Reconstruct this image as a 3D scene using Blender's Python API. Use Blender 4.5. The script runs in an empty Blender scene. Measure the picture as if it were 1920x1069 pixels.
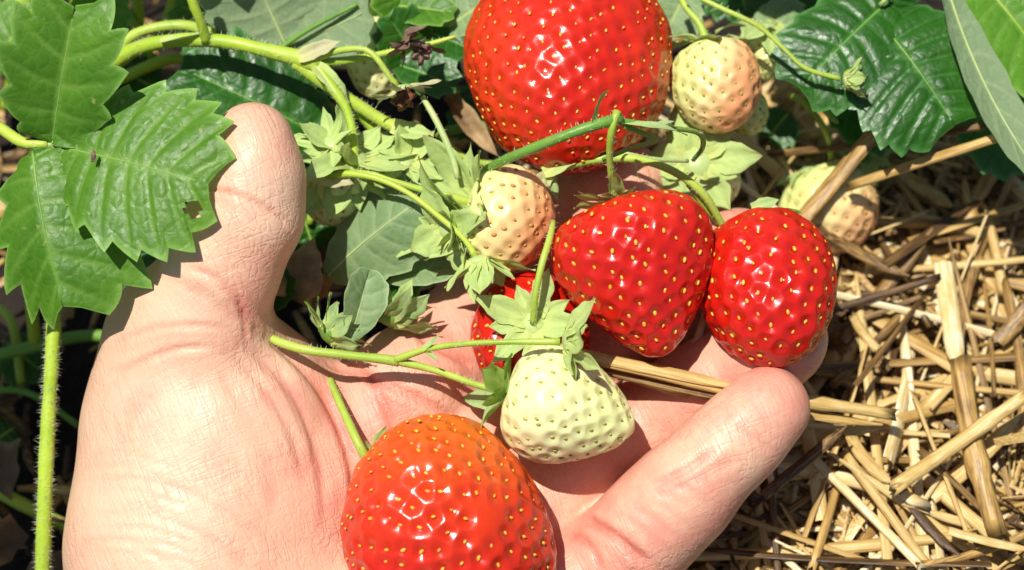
import bpy, math, random
import numpy as np
from mathutils import Vector, Matrix

rng = np.random.default_rng(7)
random.seed(7)
scene = bpy.context.scene
COL = scene.collection

# ------------------------------------------------------------------ camera, sky, sun, exposure
# Working frame ("view frame"), centimetres: u right, v up the slope of the picture, w towards the camera.
PITCH = math.radians(65.0)                 # the camera looks down 65 degrees below the horizon
SP, CP = math.sin(PITCH), math.cos(PITCH)
DIST = 42.0                                # cm from the lens to the plane of the palm
WIDTH = 19.2                               # cm of that plane across the picture
ORIGIN = np.array([0.0, 0.0, 6.0 * SP])    # palm plane centre above the soil, cm
R = np.array([[1, 0, 0], [0, SP, CP], [0, -CP, SP]])   # rows: u, v, w axes in world

def to_world(p):
    """view-frame cm -> world metres"""
    return (ORIGIN + np.asarray(p, float) @ R) * 0.01

def V(px, py, w=0.0):
    """a point seen at photo pixel (px, py), w cm in front of the palm plane"""
    k = (DIST - w) / DIST
    return np.array([(px - 960) / 100.0 * k, (534.5 - py) / 100.0 * k, w])

def G(px, py, z=0.0):
    """a point seen at photo pixel (px, py), z cm above the soil (view frame)"""
    a = np.array([(px - 960) / 100.0, (534.5 - py) / 100.0, 0.0])
    cam = np.array([0, 0, DIST])
    d = a - cam
    za = ORIGIN[2] + (a @ R)[2]; zc = ORIGIN[2] + (cam @ R)[2]
    t = (z - zc) / (za - zc)
    return cam + d * t

def from_world(p):
    return (np.asarray(p, float) * 100.0 - ORIGIN) @ R.T

cam_data = bpy.data.cameras.new('camera')
cam = bpy.data.objects.new('camera', cam_data)
COL.objects.link(cam)
cam_data.sensor_width = 36.0
cam_data.lens = 36.0 * DIST / WIDTH
cam_data.clip_start = 0.01
cam_data.clip_end = 200.0
cam.location = to_world([0, 0, DIST])
cam.rotation_euler = (math.pi / 2 - PITCH, 0, 0)
cam_data.dof.use_dof = True
cam_data.dof.focus_distance = (DIST - 0.7) * 0.01
cam_data.dof.aperture_fstop = 13.0
scene.camera = cam

SUN_VIEW = np.array([-0.26, 0.46, 0.87])
SUN = SUN_VIEW @ R; SUN = SUN / np.linalg.norm(SUN)
world = bpy.data.worlds.new('World')
scene.world = world
world.use_nodes = True
wn = world.node_tree.nodes; wl = world.node_tree.links
wn.clear()
sky = wn.new('ShaderNodeTexSky'); sky.sky_type = 'NISHITA'; sky.sun_disc = False
sky.sun_elevation = math.asin(SUN[2]); sky.sun_rotation = math.atan2(SUN[0], SUN[1])
bg = wn.new('ShaderNodeBackground'); bg.inputs['Strength'].default_value = 0.06
wo = wn.new('ShaderNodeOutputWorld')
wl.new(sky.outputs[0], bg.inputs['Color']); wl.new(bg.outputs[0], wo.inputs['Surface'])
sun_data = bpy.data.lights.new('sun', 'SUN'); sun_data.energy = 4.6; sun_data.angle = math.radians(0.55)
sun_data.color = (1.0, 0.955, 0.88)
sun = bpy.data.objects.new('sun', sun_data); COL.objects.link(sun)
sun.rotation_euler = Vector(SUN).to_track_quat('Z', 'Y').to_euler()
sun.location = (0, 0, 3)

vs = scene.view_settings
scene.display_settings.display_device = 'sRGB'
vs.view_transform = 'Standard'; vs.look = 'None'; vs.gamma = 1.0; vs.exposure = 0.24
vs.use_curve_mapping = False
scene.cycles.max_bounces = 10
scene.cycles.transparent_max_bounces = 8
scene.cycles.use_denoising = True
scene.cycles.sample_clamp_indirect = 4.0

# ------------------------------------------------------------------ object helpers
def tag(o, label=None, cat=None, group=None, kind=None):
    if label: o['label'] = label
    if cat: o['category'] = cat
    if group: o['group'] = group
    if kind: o['kind'] = kind
    return o

def empty(name, at, label=None, cat=None, group=None):
    o = bpy.data.objects.new(name, None)
    o.empty_display_size = 0.005
    o.location = to_world(at)
    COL.objects.link(o)
    return tag(o, label, cat, group)

_BASE = {}
def base_of(o):
    p = np.zeros(3)
    while o is not None:
        p = p + np.array(o.location); o = o.parent
    return p

def mesh_data(name, wv, faces, mat, attrs=None, smooth=True):
    me = bpy.data.meshes.new(name)
    wv = np.asarray(wv, np.float32)
    if isinstance(faces, np.ndarray):
        nf, k = faces.shape
        me.vertices.add(len(wv)); me.vertices.foreach_set('co', wv.ravel())
        me.loops.add(nf * k); me.loops.foreach_set('vertex_index', faces.astype(np.int32).ravel())
        me.polygons.add(nf); me.polygons.foreach_set('loop_start', np.arange(0, nf * k, k, dtype=np.int32))
        me.update(calc_edges=True)
    else:
        me.from_pydata([tuple(map(float, q)) for q in wv], [], [list(map(int, f)) for f in faces])
        me.update()
    me.polygons.foreach_set('use_smooth', np.full(len(me.polygons), smooth, dtype=bool))
    if attrs:
        for an, av in attrs.items():
            a = me.attributes.new(an, 'FLOAT', 'POINT')
            a.data.foreach_set('value', np.asarray(av, np.float32).ravel())
    if mat is not None: me.materials.append(mat)
    return me

def obj(name, vv, faces, mat, parent=None, attrs=None, smooth=True, origin=None):
    """mesh object from view-frame cm vertices"""
    wv = to_world(vv)
    if parent is not None:
        me = mesh_data(name, wv - base_of(parent), faces, mat, attrs, smooth)
        o = bpy.data.objects.new(name, me); o.parent = parent
    else:
        loc = to_world(origin) if origin is not None else np.array([wv[:, 0].mean(), wv[:, 1].mean(), wv[:, 2].min()])
        me = mesh_data(name, wv - loc, faces, mat, attrs, smooth)
        o = bpy.data.objects.new(name, me); o.location = loc
    COL.objects.link(o)
    return o

def merge(parts):
    """[(v, f(list or array), attrs)] -> one"""
    vs_, fs_, at_ = [], [], {}
    n = 0
    for v, f, a in parts:
        vs_.append(v)
        fs_.extend([[i + n for i in q] for q in (f.tolist() if isinstance(f, np.ndarray) else f)])
        for k in (a or {}): at_.setdefault(k, []).append(a[k])
        n += len(v)
    return np.concatenate(vs_), fs_, {k: np.concatenate(x) for k, x in at_.items()}

def unit(a):
    a = np.asarray(a, float); return a / (np.linalg.norm(a) + 1e-12)

def catmull(P, n):
    """smooth curve through P, n samples (columns may hold radii as well)"""
    P = np.asarray(P, float)
    if len(P) == 2:
        t = np.linspace(0, 1, n)[:, None]; return P[0] * (1 - t) + P[1] * t
    Q = np.vstack([2 * P[0] - P[1], P, 2 * P[-1] - P[-2]])
    seg = np.linalg.norm(np.diff(P[:, :3], axis=0), axis=1); cs = np.concatenate([[0], np.cumsum(seg)])
    out = []
    for s in np.linspace(0, cs[-1], n):
        i = min(int(np.searchsorted(cs, s, 'right')) - 1, len(P) - 2)
        t = (s - cs[i]) / max(seg[i], 1e-9)
        p0, p1, p2, p3 = Q[i], Q[i + 1], Q[i + 2], Q[i + 3]
        out.append(0.5 * (2 * p1 + (p2 - p0) * t + (2 * p0 - 5 * p1 + 4 * p2 - p3) * t * t + (3 * p1 - p0 - 3 * p2 + p3) * t ** 3))
    return np.array(out)

def frames(C):
    T = np.gradient(C, axis=0); T /= np.linalg.norm(T, axis=1)[:, None] + 1e-12
    n = np.cross(T[0], [0.3, 0.5, 0.81]); n = unit(n)
    N = []
    for t in T:
        n = unit(n - t * (n @ t)); N.append(n)
    N = np.array(N)
    return T, N, np.cross(T, N)

def tube(P, r, n=None, sides=10, wob=0.0, flat=1.0, cap=True):
    """tube along control points P (view cm); r number or list at the control points"""
    P = np.asarray(P, float)
    rr = np.full(len(P), r, float) if np.isscalar(r) else np.asarray(r, float)
    L = np.linalg.norm(np.diff(P, axis=0), axis=1).sum()
    if n is None: n = int(max(6, min(60, L / 0.12)))
    C = catmull(np.column_stack([P, rr]), n)
    rad = np.maximum(C[:, 3], 0.005); C = C[:, :3]
    if wob:
        s = np.linspace(0, L, n)
        rad = rad * (1 + wob * (np.sin(s * 3.1 + P[0, 0] * 7) * 0.6 + np.sin(s * 7.7 + P[0, 1] * 5) * 0.4))
    T, N, B = frames(C)
    a = np.linspace(0, 2 * np.pi, sides, endpoint=False)
    v = C[:, None] + rad[:, None, None] * (np.cos(a)[None, :, None] * N[:, None] + flat * np.sin(a)[None, :, None] * B[:, None])
    v = v.reshape(-1, 3)
    i, j = np.meshgrid(np.arange(n - 1), np.arange(sides), indexing='ij')
    j2 = (j + 1) % sides
    f = np.stack([i * sides + j, i * sides + j2, (i + 1) * sides + j2, (i + 1) * sides + j], -1).reshape(-1, 4).tolist()
    tt = np.repeat(np.linspace(0, 1, n), sides)
    if cap:
        f.append(list(range(sides))[::-1]); f.append(list(range((n - 1) * sides, n * sides)))
    return v, f, {'along': tt}

# ------------------------------------------------------------------ material helpers
def mat_new(name):
    m = bpy.data.materials.new(name); m.use_nodes = True
    nt = m.node_tree; nt.nodes.clear()
    out = nt.nodes.new('ShaderNodeOutputMaterial')
    return m, nt, out

class N:
    """tiny node-graph helper"""
    def __init__(s, nt): s.nt = nt
    def n(s, t, **kw):
        x = s.nt.nodes.new(t)
        for k, v in kw.items():
            if k == 'inp':
                for a, b in v.items():
                    if isinstance(b, bpy.types.NodeSocket): s.nt.links.new(b, x.inputs[a])
                    else: x.inputs[a].default_value = b
            else: setattr(x, k, v)
        return x
    def coord(s, scale=(1, 1, 1), which='Object'):
        tc = s.n('ShaderNodeTexCoord')
        mp = s.n('ShaderNodeMapping', inp={'Vector': tc.outputs[which], 'Scale': scale})
        return mp.outputs[0]
    def noise(s, vec, scale, detail=4, rough=0.55, dist=0.0):
        return s.n('ShaderNodeTexNoise', inp={'Vector': vec, 'Scale': scale, 'Detail': detail, 'Roughness': rough, 'Distortion': dist}).outputs['Fac']
    def voro(s, vec, scale, feature='F1'):
        x = s.n('ShaderNodeTexVoronoi', feature=feature, inp={'Vector': vec, 'Scale': scale}); return x.outputs['Distance']
    def ramp(s, fac, stops):
        x = s.n('ShaderNodeValToRGB', inp={'Fac': fac}); e = x.color_ramp.elements
        while len(e) < len(stops): e.new(0.5)
        for k, (p, c) in zip(e, stops):
            k.position = p; k.color = (*c, 1) if len(c) == 3 else c
        return x.outputs['Color']
    def mix(s, fac, a, b, mode='MIX'):
        x = s.n('ShaderNodeMix', data_type='RGBA', blend_type=mode)
        for idx, val in ((0, fac), (6, a), (7, b)):
            if isinstance(val, bpy.types.NodeSocket): s.nt.links.new(val, x.inputs[idx])
            else: x.inputs[idx].default_value = val if idx == 0 else (*val, 1) if len(val) == 3 else val
        return x.outputs[2]
    def math(s, op, a, b=0.0, clamp=False):
        x = s.n('ShaderNodeMath', operation=op, use_clamp=clamp)
        for idx, val in ((0, a), (1, b)):
            if isinstance(val, bpy.types.NodeSocket): s.nt.links.new(val, x.inputs[idx])
            else: x.inputs[idx].default_value = val
        return x.outputs[0]
    def attr(s, name): return s.n('ShaderNodeAttribute', attribute_name=name).outputs['Fac']
    def bump(s, h, dist, strength=1.0, normal=None):
        x = s.n('ShaderNodeBump', inp={'Height': h, 'Distance': dist, 'Strength': strength})
        if normal is not None: s.nt.links.new(normal, x.inputs['Normal'])
        return x.outputs[0]
    def maprange(s, v, a, b, c=0.0, d=1.0):
        return s.n('ShaderNodeMapRange', inp={'Value': v, 'From Min': a, 'From Max': b, 'To Min': c, 'To Max': d}).outputs[0]
    def pbsdf(s, **kw):
        x = s.n('ShaderNodeBsdfPrincipled')
        for k, v in kw.items():
            k = k.replace('_', ' ')
            if isinstance(v, bpy.types.NodeSocket): s.nt.links.new(v, x.inputs[k])
            elif k in ('Base Color', 'Specular Tint', 'Coat Tint', 'Sheen Tint') : x.inputs[k].default_value = (*v, 1)
            else: x.inputs[k].default_value = v
        return x
# ------------------------------------------------------------------ materials
def make_skin():
    m, nt, out = mat_new('skin'); h = N(nt)
    c = h.coord((1, 1, 1))
    blotch = h.noise(c, 55, 4, 0.6); blotch2 = h.noise(c, 160, 3, 0.6)
    red = h.attr('red')
    f = h.math('ADD', h.math('MULTIPLY', h.math('SUBTRACT', blotch, 0.5), 1.2), h.math('MULTIPLY', h.math('SUBTRACT', blotch2, 0.5), 0.45))
    f = h.math('ADD', f, red, clamp=False)
    SKINCOL = [(0.0, (0.77, 0.51, 0.35)), (0.30, (0.765, 0.45, 0.305)), (0.62, (0.72, 0.31, 0.22)), (1.0, (0.58, 0.18, 0.125))]
    cells = h.voro(c, 1100, 'DISTANCE_TO_EDGE')
    tc = h.n('ShaderNodeTexCoord').outputs['Object']
    def fine(ang, across, along, dist):
        mp = h.n('ShaderNodeMapping', inp={'Vector': tc, 'Rotation': (0, 0, ang)})
        mp2 = h.n('ShaderNodeMapping', inp={'Vector': mp.outputs[0], 'Scale': (across, along, across * 0.6)})
        nz = h.noise(mp2.outputs[0], 1.0, 2, 0.5, dist)
        return h.maprange(h.math('ABSOLUTE', h.math('SUBTRACT', nz, 0.5)), 0.0, 0.07, 0.0, 1.0)    # thin grooves where the noise crosses its mean
    l1 = fine(-0.42, 620, 70, 0.5); l2 = fine(1.15, 520, 80, 0.6)
    und = h.noise(c, 210, 3, 0.5)
    patch = h.maprange(h.noise(c, 70, 2), 0.35, 0.65, 0.25, 1.0)
    f = h.math('ADD', f, h.math('MULTIPLY', h.math('MULTIPLY', h.math('SUBTRACT', 1.0, l1), patch), 0.05))
    col = h.ramp(f, SKINCOL)
    hgt = h.math('ADD', h.math('MULTIPLY', h.math('MINIMUM', cells, 0.25), 0.6), h.math('MULTIPLY', h.math('ADD', h.math('MULTIPLY', l1, 0.9), h.math('MULTIPLY', l2, 0.6)), patch))
    hgt = h.math('ADD', hgt, h.math('MULTIPLY', und, 1.0))
    b = h.bump(hgt, 0.00014, 0.7)
    rgh = h.maprange(h.noise(c, 300, 3), 0.3, 0.7, 0.38, 0.54)
    p = h.pbsdf(Base_Color=col, Roughness=rgh, Normal=b, Subsurface_Weight=0.12, Subsurface_Scale=0.003)
    p.inputs['Subsurface Radius'].default_value = (1.0, 0.35, 0.2)
    p.inputs['Specular IOR Level'].default_value = 0.42
    nt.links.new(p.outputs[0], out.inputs[0])
    return m

def make_berry(name, ripe, unripe, pale, sss=0.0, rough=0.23):
    """'ripe' attribute blends the colours: 0 shoulder, 0.5 flesh, 1 ripe cheek"""
    m, nt, out = mat_new(name); h = N(nt)
    c = h.coord()
    a = h.math('ADD', h.attr('ripe'), h.math('MULTIPLY', h.math('SUBTRACT', h.noise(c, 130, 3), 0.5), 0.45))
    col = h.ramp(a, [(0.05, pale), (0.45, unripe), (0.9, ripe)])
    col = h.mix(h.math('MULTIPLY', h.attr('pit'), 0.25), col, tuple(x * 0.6 for x in ripe))
    n = h.noise(c, 900, 2)
    b = h.bump(n, 0.0001, 0.6)
    r = h.maprange(h.noise(c, 250, 3), 0.3, 0.7, rough * 0.75, rough * 1.35)
    p = h.pbsdf(Base_Color=col, Roughness=r, Normal=b, Subsurface_Weight=sss, Subsurface_Scale=0.0025)
    p.inputs['Subsurface Radius'].default_value = (1.0, 0.3, 0.15)
    p.inputs['Specular IOR Level'].default_value = 0.55
    nt.links.new(p.outputs[0], out.inputs[0])
    return m

def make_plain(name, stops, scale=200, rough=0.45, bump=0.0001, sss=0.0, spec=0.4, coordscale=(1, 1, 1), detail=4):
    m, nt, out = mat_new(name); h = N(nt)
    c = h.coord(coordscale)
    nz = h.noise(c, scale, detail)
    col = h.ramp(nz, stops)
    p = h.pbsdf(Base_Color=col, Roughness=rough, Normal=h.bump(h.noise(c, scale * 2.5, 3), bump, 0.6))
    p.inputs['Specular IOR Level'].default_value = spec
    if sss: p.inputs['Subsurface Weight'].default_value = sss; p.inputs['Subsurface Scale'].default_value = 0.002
    nt.links.new(p.outputs[0], out.inputs[0])
    return m

def make_leaf(name, dark, light, vein, under, rough=0.38, trans=0.28, relief=0.00025, spots=0.0, uvein=None, spec=0.4):
    """leaf blade: upper side colours, paler under side (a property of the leaf's face, not of the viewer)"""
    m, nt, out = mat_new(name); h = N(nt)
    c = h.coord()
    nz = h.noise(c, 90, 5, 0.6)
    up = h.mix(h.maprange(nz, 0.3, 0.7), dark, light)
    v = h.attr('vein')
    fine = h.voro(c, 420, 'DISTANCE_TO_EDGE')
    fv = h.maprange(fine, 0.0, 0.10, 1.0, 0.0)
    up = h.mix(h.math('MULTIPLY', fv, 0.16), up, vein)
    up = h.mix(h.math('MULTIPLY', v, 0.75), up, vein)
    up = h.mix(h.math('MULTIPLY', h.attr('edge'), 0.55), up, tuple(min(1, x * 1.6 + 0.05) for x in vein))
    if spots:
        sp = h.maprange(h.noise(c, 420, 2, 0.5), 0.70, 0.76)
        up = h.mix(h.math('MULTIPLY', sp, spots), up, (0.42, 0.40, 0.14))
    un = h.mix(h.math('MULTIPLY', h.maprange(nz, 0.3, 0.7), 0.35), under, tuple(x * 0.72 for x in under))
    un = h.mix(h.math('MULTIPLY', fv, 0.22), un, tuple(x * 0.6 for x in under))
    un = h.mix(h.math('MULTIPLY', v, 0.6), un, uvein or tuple(min(1, x * 1.35) for x in under))
    geo = h.n('ShaderNodeNewGeometry')
    col = h.mix(geo.outputs['Backfacing'], up, un)
    col = h.mix(h.math('MULTIPLY', h.attr('basal'), 0.6), col, (0.62, 0.66, 0.20))      # sepals: yellower at the base, dry at some tips
    col = h.mix(h.math('MULTIPLY', h.attr('dry'), 0.7), col, (0.34, 0.24, 0.10))
    rg = h.math('ADD', h.math('MULTIPLY', geo.outputs['Backfacing'], 0.25), h.maprange(h.noise(c, 500, 3), 0.3, 0.7, rough * 0.85, rough * 1.2))
    hg = h.math('ADD', h.math('MULTIPLY', h.math('MINIMUM', fine, 0.3), 1.6), h.math('MULTIPLY', h.noise(c, 1400, 2), 0.35))
    b = h.bump(hg, relief, 0.8)
    p = h.pbsdf(Base_Color=col, Roughness=rg, Normal=b)
    p.inputs['Specular IOR Level'].default_value = spec
    t = h.n('ShaderNodeBsdfTranslucent', inp={'Color': h.mix(0.6, col, tuple(min(1, x * 2.2 + 0.03) for x in light), 'MIX'), 'Normal': b})
    mx = h.n('ShaderNodeMixShader', inp={0: trans}); nt.links.new(p.outputs[0], mx.inputs[1]); nt.links.new(t.outputs[0], mx.inputs[2])
    nt.links.new(mx.outputs[0], out.inputs[0])
    return m

def make_stem(name, lo, hi, tint, rough=0.42):
    m, nt, out = mat_new(name); h = N(nt)
    c = h.coord()
    nz = h.noise(c, 120, 4); n2 = h.noise(c, 45, 2)
    col = h.mix(h.maprange(nz, 0.3, 0.7), lo, hi)
    col = h.mix(h.maprange(n2, 0.52, 0.75, 0.0, 0.7), col, tint)
    p = h.pbsdf(Base_Color=col, Roughness=rough, Normal=h.bump(h.noise(c, 900, 3), 0.00012, 0.7))
    p.inputs['Specular IOR Level'].default_value = 0.4
    nt.links.new(p.outputs[0], out.inputs[0])
    return m

def make_straw(name, stops, rough=0.42):
    m, nt, out = mat_new(name); h = N(nt)
    tc = h.n('ShaderNodeTexCoord'); oi = h.n('ShaderNodeObjectInfo')
    off = h.n('ShaderNodeVectorMath', operation='ADD', inp={0: tc.outputs['Object']})
    cmb = h.n('ShaderNodeCombineXYZ', inp={0: oi.outputs['Random'], 1: oi.outputs['Random'], 2: oi.outputs['Random']}); nt.links.new(cmb.outputs[0], off.inputs[1])
    mp = h.n('ShaderNodeMapping', inp={'Vector': off.outputs[0], 'Scale': (60, 1500, 1500)})
    mp2 = h.n('ShaderNodeMapping', inp={'Vector': off.outputs[0], 'Scale': (90, 140, 140)})
    fib = h.noise(mp.outputs[0], 1.0, 4, 0.6); bl = h.noise(mp2.outputs[0], 1.0, 4, 0.6)
    f = h.math('ADD', h.math('MULTIPLY', h.maprange(fib, 0.25, 0.75), 0.5), h.math('MULTIPLY', bl, 0.5))
    f = h.math('ADD', f, h.math('MULTIPLY', h.math('SUBTRACT', oi.outputs['Random'], 0.52), 0.78))
    f = h.math('ADD', f, h.attr('tone'))
    col = h.ramp(f, stops)
    p = h.pbsdf(Base_Color=col, Roughness=rough, Normal=h.bump(fib, 0.00025, 0.8))
    p.inputs['Specular IOR Level'].default_value = 0.45
    nt.links.new(p.outputs[0], out.inputs[0])
    return m

M = {}
M['skin'] = make_skin()
M['nail'] = make_plain('nail', [(0.3, (0.72, 0.45, 0.38)), (0.7, (0.78, 0.53, 0.45))], 120, 0.25, 0.00003, 0.1)
M['red'] = make_berry('red_berry', (0.54, 0.011, 0.005), (0.66, 0.045, 0.008), (0.76, 0.16, 0.014))
M['white_berry'] = make_berry('white_berry', (0.82, 0.74, 0.40), (0.78, 0.80, 0.36), (0.62, 0.68, 0.18), 0.12, 0.3)
M['blush_berry'] = make_berry('blush_berry', (0.86, 0.38, 0.16), (0.84, 0.68, 0.30), (0.66, 0.74, 0.26), 0.12, 0.3)
M['seed_yellow'] = make_plain('seed_yellow', [(0.35, (0.80, 0.30, 0.02)), (0.65, (0.86, 0.52, 0.06))], 500, 0.3, 0.00005, 0, 0.5)
M['seed_green'] = make_plain('seed_green', [(0.35, (0.26, 0.30, 0.03)), (0.65, (0.46, 0.42, 0.07))], 500, 0.35, 0.00005, 0, 0.5)
M['seed_brown'] = make_plain('seed_brown', [(0.35, (0.45, 0.20, 0.05)), (0.65, (0.58, 0.36, 0.09))], 500, 0.35, 0.00005, 0, 0.5)
M['leaf_fresh'] = make_leaf('leaf_fresh', (0.046, 0.160, 0.007), (0.105, 0.255, 0.014), (0.18, 0.34, 0.05), (0.26, 0.36, 0.17), 0.44, 0.25, 0.0002, spots=0.6)
M['leaf_dark'] = make_leaf('leaf_dark', (0.011, 0.070, 0.004), (0.026, 0.125, 0.007), (0.05, 0.18, 0.025), (0.16, 0.27, 0.13), 0.38, 0.16, 0.0002, spec=0.45)
M['leaf_pale'] = make_leaf('leaf_pale', (0.17, 0.28, 0.11), (0.25, 0.37, 0.16), (0.34, 0.44, 0.22), (0.24, 0.34, 0.17), 0.55, 0.22, 0.0002, uvein=(0.36, 0.45, 0.24))
M['leaf_bright'] = make_leaf('leaf_bright', (0.09, 0.27, 0.02), (0.15, 0.38, 0.03), (0.25, 0.45, 0.08), (0.25, 0.38, 0.14), 0.4, 0.4)
M['sepal'] = make_leaf('sepal', (0.26, 0.43, 0.08), (0.47, 0.61, 0.17), (0.54, 0.66, 0.25), (0.44, 0.58, 0.19), 0.5, 0.15, 0.00012)
M['sepal_green'] = make_leaf('sepal_green', (0.15, 0.33, 0.03), (0.27, 0.48, 0.07), (0.36, 0.52, 0.16), (0.38, 0.52, 0.20), 0.45, 0.18, 0.00012)
M['sepal_dry'] = make_leaf('sepal_dry', (0.30, 0.36, 0.14), (0.50, 0.48, 0.24), (0.5, 0.46, 0.25), (0.52, 0.50, 0.28), 0.6, 0.15, 0.00012)
M['stem'] = make_stem('stem', (0.28, 0.42, 0.04), (0.46, 0.58, 0.09), (0.42, 0.48, 0.08))
M['stem_bright'] = make_stem('stem_bright', (0.30, 0.46, 0.03), (0.46, 0.60, 0.06), (0.50, 0.58, 0.10))
M['stem_green'] = make_stem('stem_green', (0.10, 0.25, 0.03), (0.19, 0.37, 0.06), (0.26, 0.36, 0.07))
M['stem_pale'] = make_stem('stem_pale', (0.36, 0.48, 0.16), (0.50, 0.60, 0.24), (0.42, 0.44, 0.16))
M['hair'] = make_plain('hair', [(0.3, (0.55, 0.58, 0.40)), (0.7, (0.75, 0.78, 0.6))], 200, 0.5, 0.00001)
M['withered'] = make_plain('withered', [(0.3, (0.09, 0.05, 0.03)), (0.55, (0.22, 0.14, 0.10)), (0.8, (0.40, 0.30, 0.22))], 350, 0.75, 0.0004)
M['brown_core'] = make_plain('brown_core', [(0.3, (0.06, 0.02, 0.01)), (0.7, (0.24, 0.10, 0.04))], 700, 0.7, 0.0004)
M['straw'] = make_straw('straw', [(0.12, (0.07, 0.035, 0.012)), (0.28, (0.22, 0.125, 0.04)), (0.44, (0.43, 0.26, 0.075)), (0.62, (0.58, 0.39, 0.13)), (0.80, (0.70, 0.52, 0.22)), (0.95, (0.82, 0.72, 0.48))])
M['dead_leaf'] = make_plain('dead_leaf', [(0.3, (0.05, 0.03, 0.017)), (0.55, (0.16, 0.095, 0.05)), (0.75, (0.38, 0.26, 0.13))], 120, 0.7, 0.0005)

M['straw_dry'] = make_plain('straw_dry', [(0.3, (0.12, 0.07, 0.03)), (0.55, (0.34, 0.22, 0.10)), (0.75, (0.55, 0.40, 0.20))], 180, 0.65, 0.0004)

def make_soil():
    m, nt, out = mat_new('soil'); h = N(nt)
    c = h.coord()
    n1 = h.noise(c, 60, 6, 0.65); n2 = h.noise(c, 400, 4, 0.6)
    col = h.ramp(h.math('ADD', h.math('MULTIPLY', n1, 0.6), h.math('MULTIPLY', n2, 0.4)), [(0.3, (0.010, 0.006, 0.004)), (0.55, (0.024, 0.014, 0.008)), (0.75, (0.055, 0.033, 0.019))])
    b = h.bump(h.math('ADD', n1, n2), 0.004, 1.0)
    p = h.pbsdf(Base_Color=col, Roughness=0.9, Normal=b)
    nt.links.new(p.outputs[0], out.inputs[0])
    return m
M['soil'] = make_soil()
# ------------------------------------------------------------------ setting: one soil sheet to the horizon, finer near the plants
def build_ground():
    n = 241
    t = np.linspace(-1, 1, n)
    ax = np.sign(t) * (np.abs(t) * 0.42 + np.abs(t) ** 15 * 60.0)      # metres
    X, Y = np.meshgrid(ax, ax, indexing='ij')
    Z = np.zeros_like(X)
    for _ in range(60):
        k = rng.uniform(15, 260) ; a = rng.uniform(0, 6.28); ph = rng.uniform(0, 6.28)
        Z += 0.010 / (k / 15) ** 0.9 * np.sin(k * (np.cos(a) * X + np.sin(a) * Y) + ph) * 0.35
    fade = np.clip(2.6 - np.hypot(X, Y) / 0.13, 0, 1)
    Z = Z * fade - 0.006
    wv = np.stack([X, Y, Z], -1).reshape(-1, 3)
    i, j = np.meshgrid(np.arange(n - 1), np.arange(n - 1), indexing='ij')
    f = np.stack([i * n + j, (i + 1) * n + j, (i + 1) * n + j + 1, i * n + j + 1], -1).reshape(-1, 4)
    me = mesh_data('ground', wv, f, M['soil'])
    o = bpy.data.objects.new('ground', me); COL.objects.link(o)
    tag(o, 'dark crumbly soil under the straw and plants', 'soil', kind='structure')
build_ground()
# ------------------------------------------------------------------ the hand: one continuous surface from a signed distance field
def smin(a, b, k):
    h = np.maximum(k - np.abs(a - b), 0) / k
    return np.minimum(a, b) - h * h * k * 0.25

def cone(p, a, b, r1, r2):
    ba = b - a; l2 = ba @ ba; rr = r1 - r2; a2 = l2 - rr * rr; il2 = 1 / l2
    pa = p - a; y = pa @ ba; z = y - l2
    q = pa * l2 - y[:, None] * ba
    x2 = np.einsum('ij,ij->i', q, q); y2 = y * y * l2; z2 = z * z * l2
    k = np.sign(rr) * rr * rr * x2
    d = (np.sqrt(np.maximum(x2 * a2 * il2, 0)) + y * rr) * il2 - r1
    c1 = np.sign(z) * a2 * z2 > k; c2 = np.sign(y) * a2 * y2 < k
    d = np.where(c2, np.sqrt(x2 + y2) * il2 - r1, d)
    d = np.where(c1, np.sqrt(x2 + z2) * il2 - r2, d)
    return d

FINGERS = {   # joints: pixel, w, radius
    'index':  [(765, 735, -1.40, 1.12), (955, 548, -3.15, 1.02), (1085, 420, -2.95, 0.95), (1170, 352, -2.35, 0.86)],
    'middle': [(895, 850, -1.65, 1.15), (1110, 650, -2.95, 1.02), (1300, 525, -2.45, 0.96), (1388, 474, -1.85, 0.82)],
    'ring':   [(990, 965, -1.45, 1.12), (1215, 800, -1.75, 1.0), (1390, 690, -1.05, 0.92), (1468, 640, -0.5, 0.84)],
    'pinky':  [(1085, 1130, -0.75, 1.12), (1280, 925, 0.30, 0.96), (1382, 828, 0.45, 0.81), (1445, 763, 0.30, 0.69)],
}
THUMB = [(474, 270, 0.85, 0.755), (475, 335, 0.8, 0.89), (460, 405, 0.70, 1.02), (418, 495, 0.5, 1.05), (385, 580, 0.2, 1.2)]

def Pw(t): return V(t[0], t[1], t[2])

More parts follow.
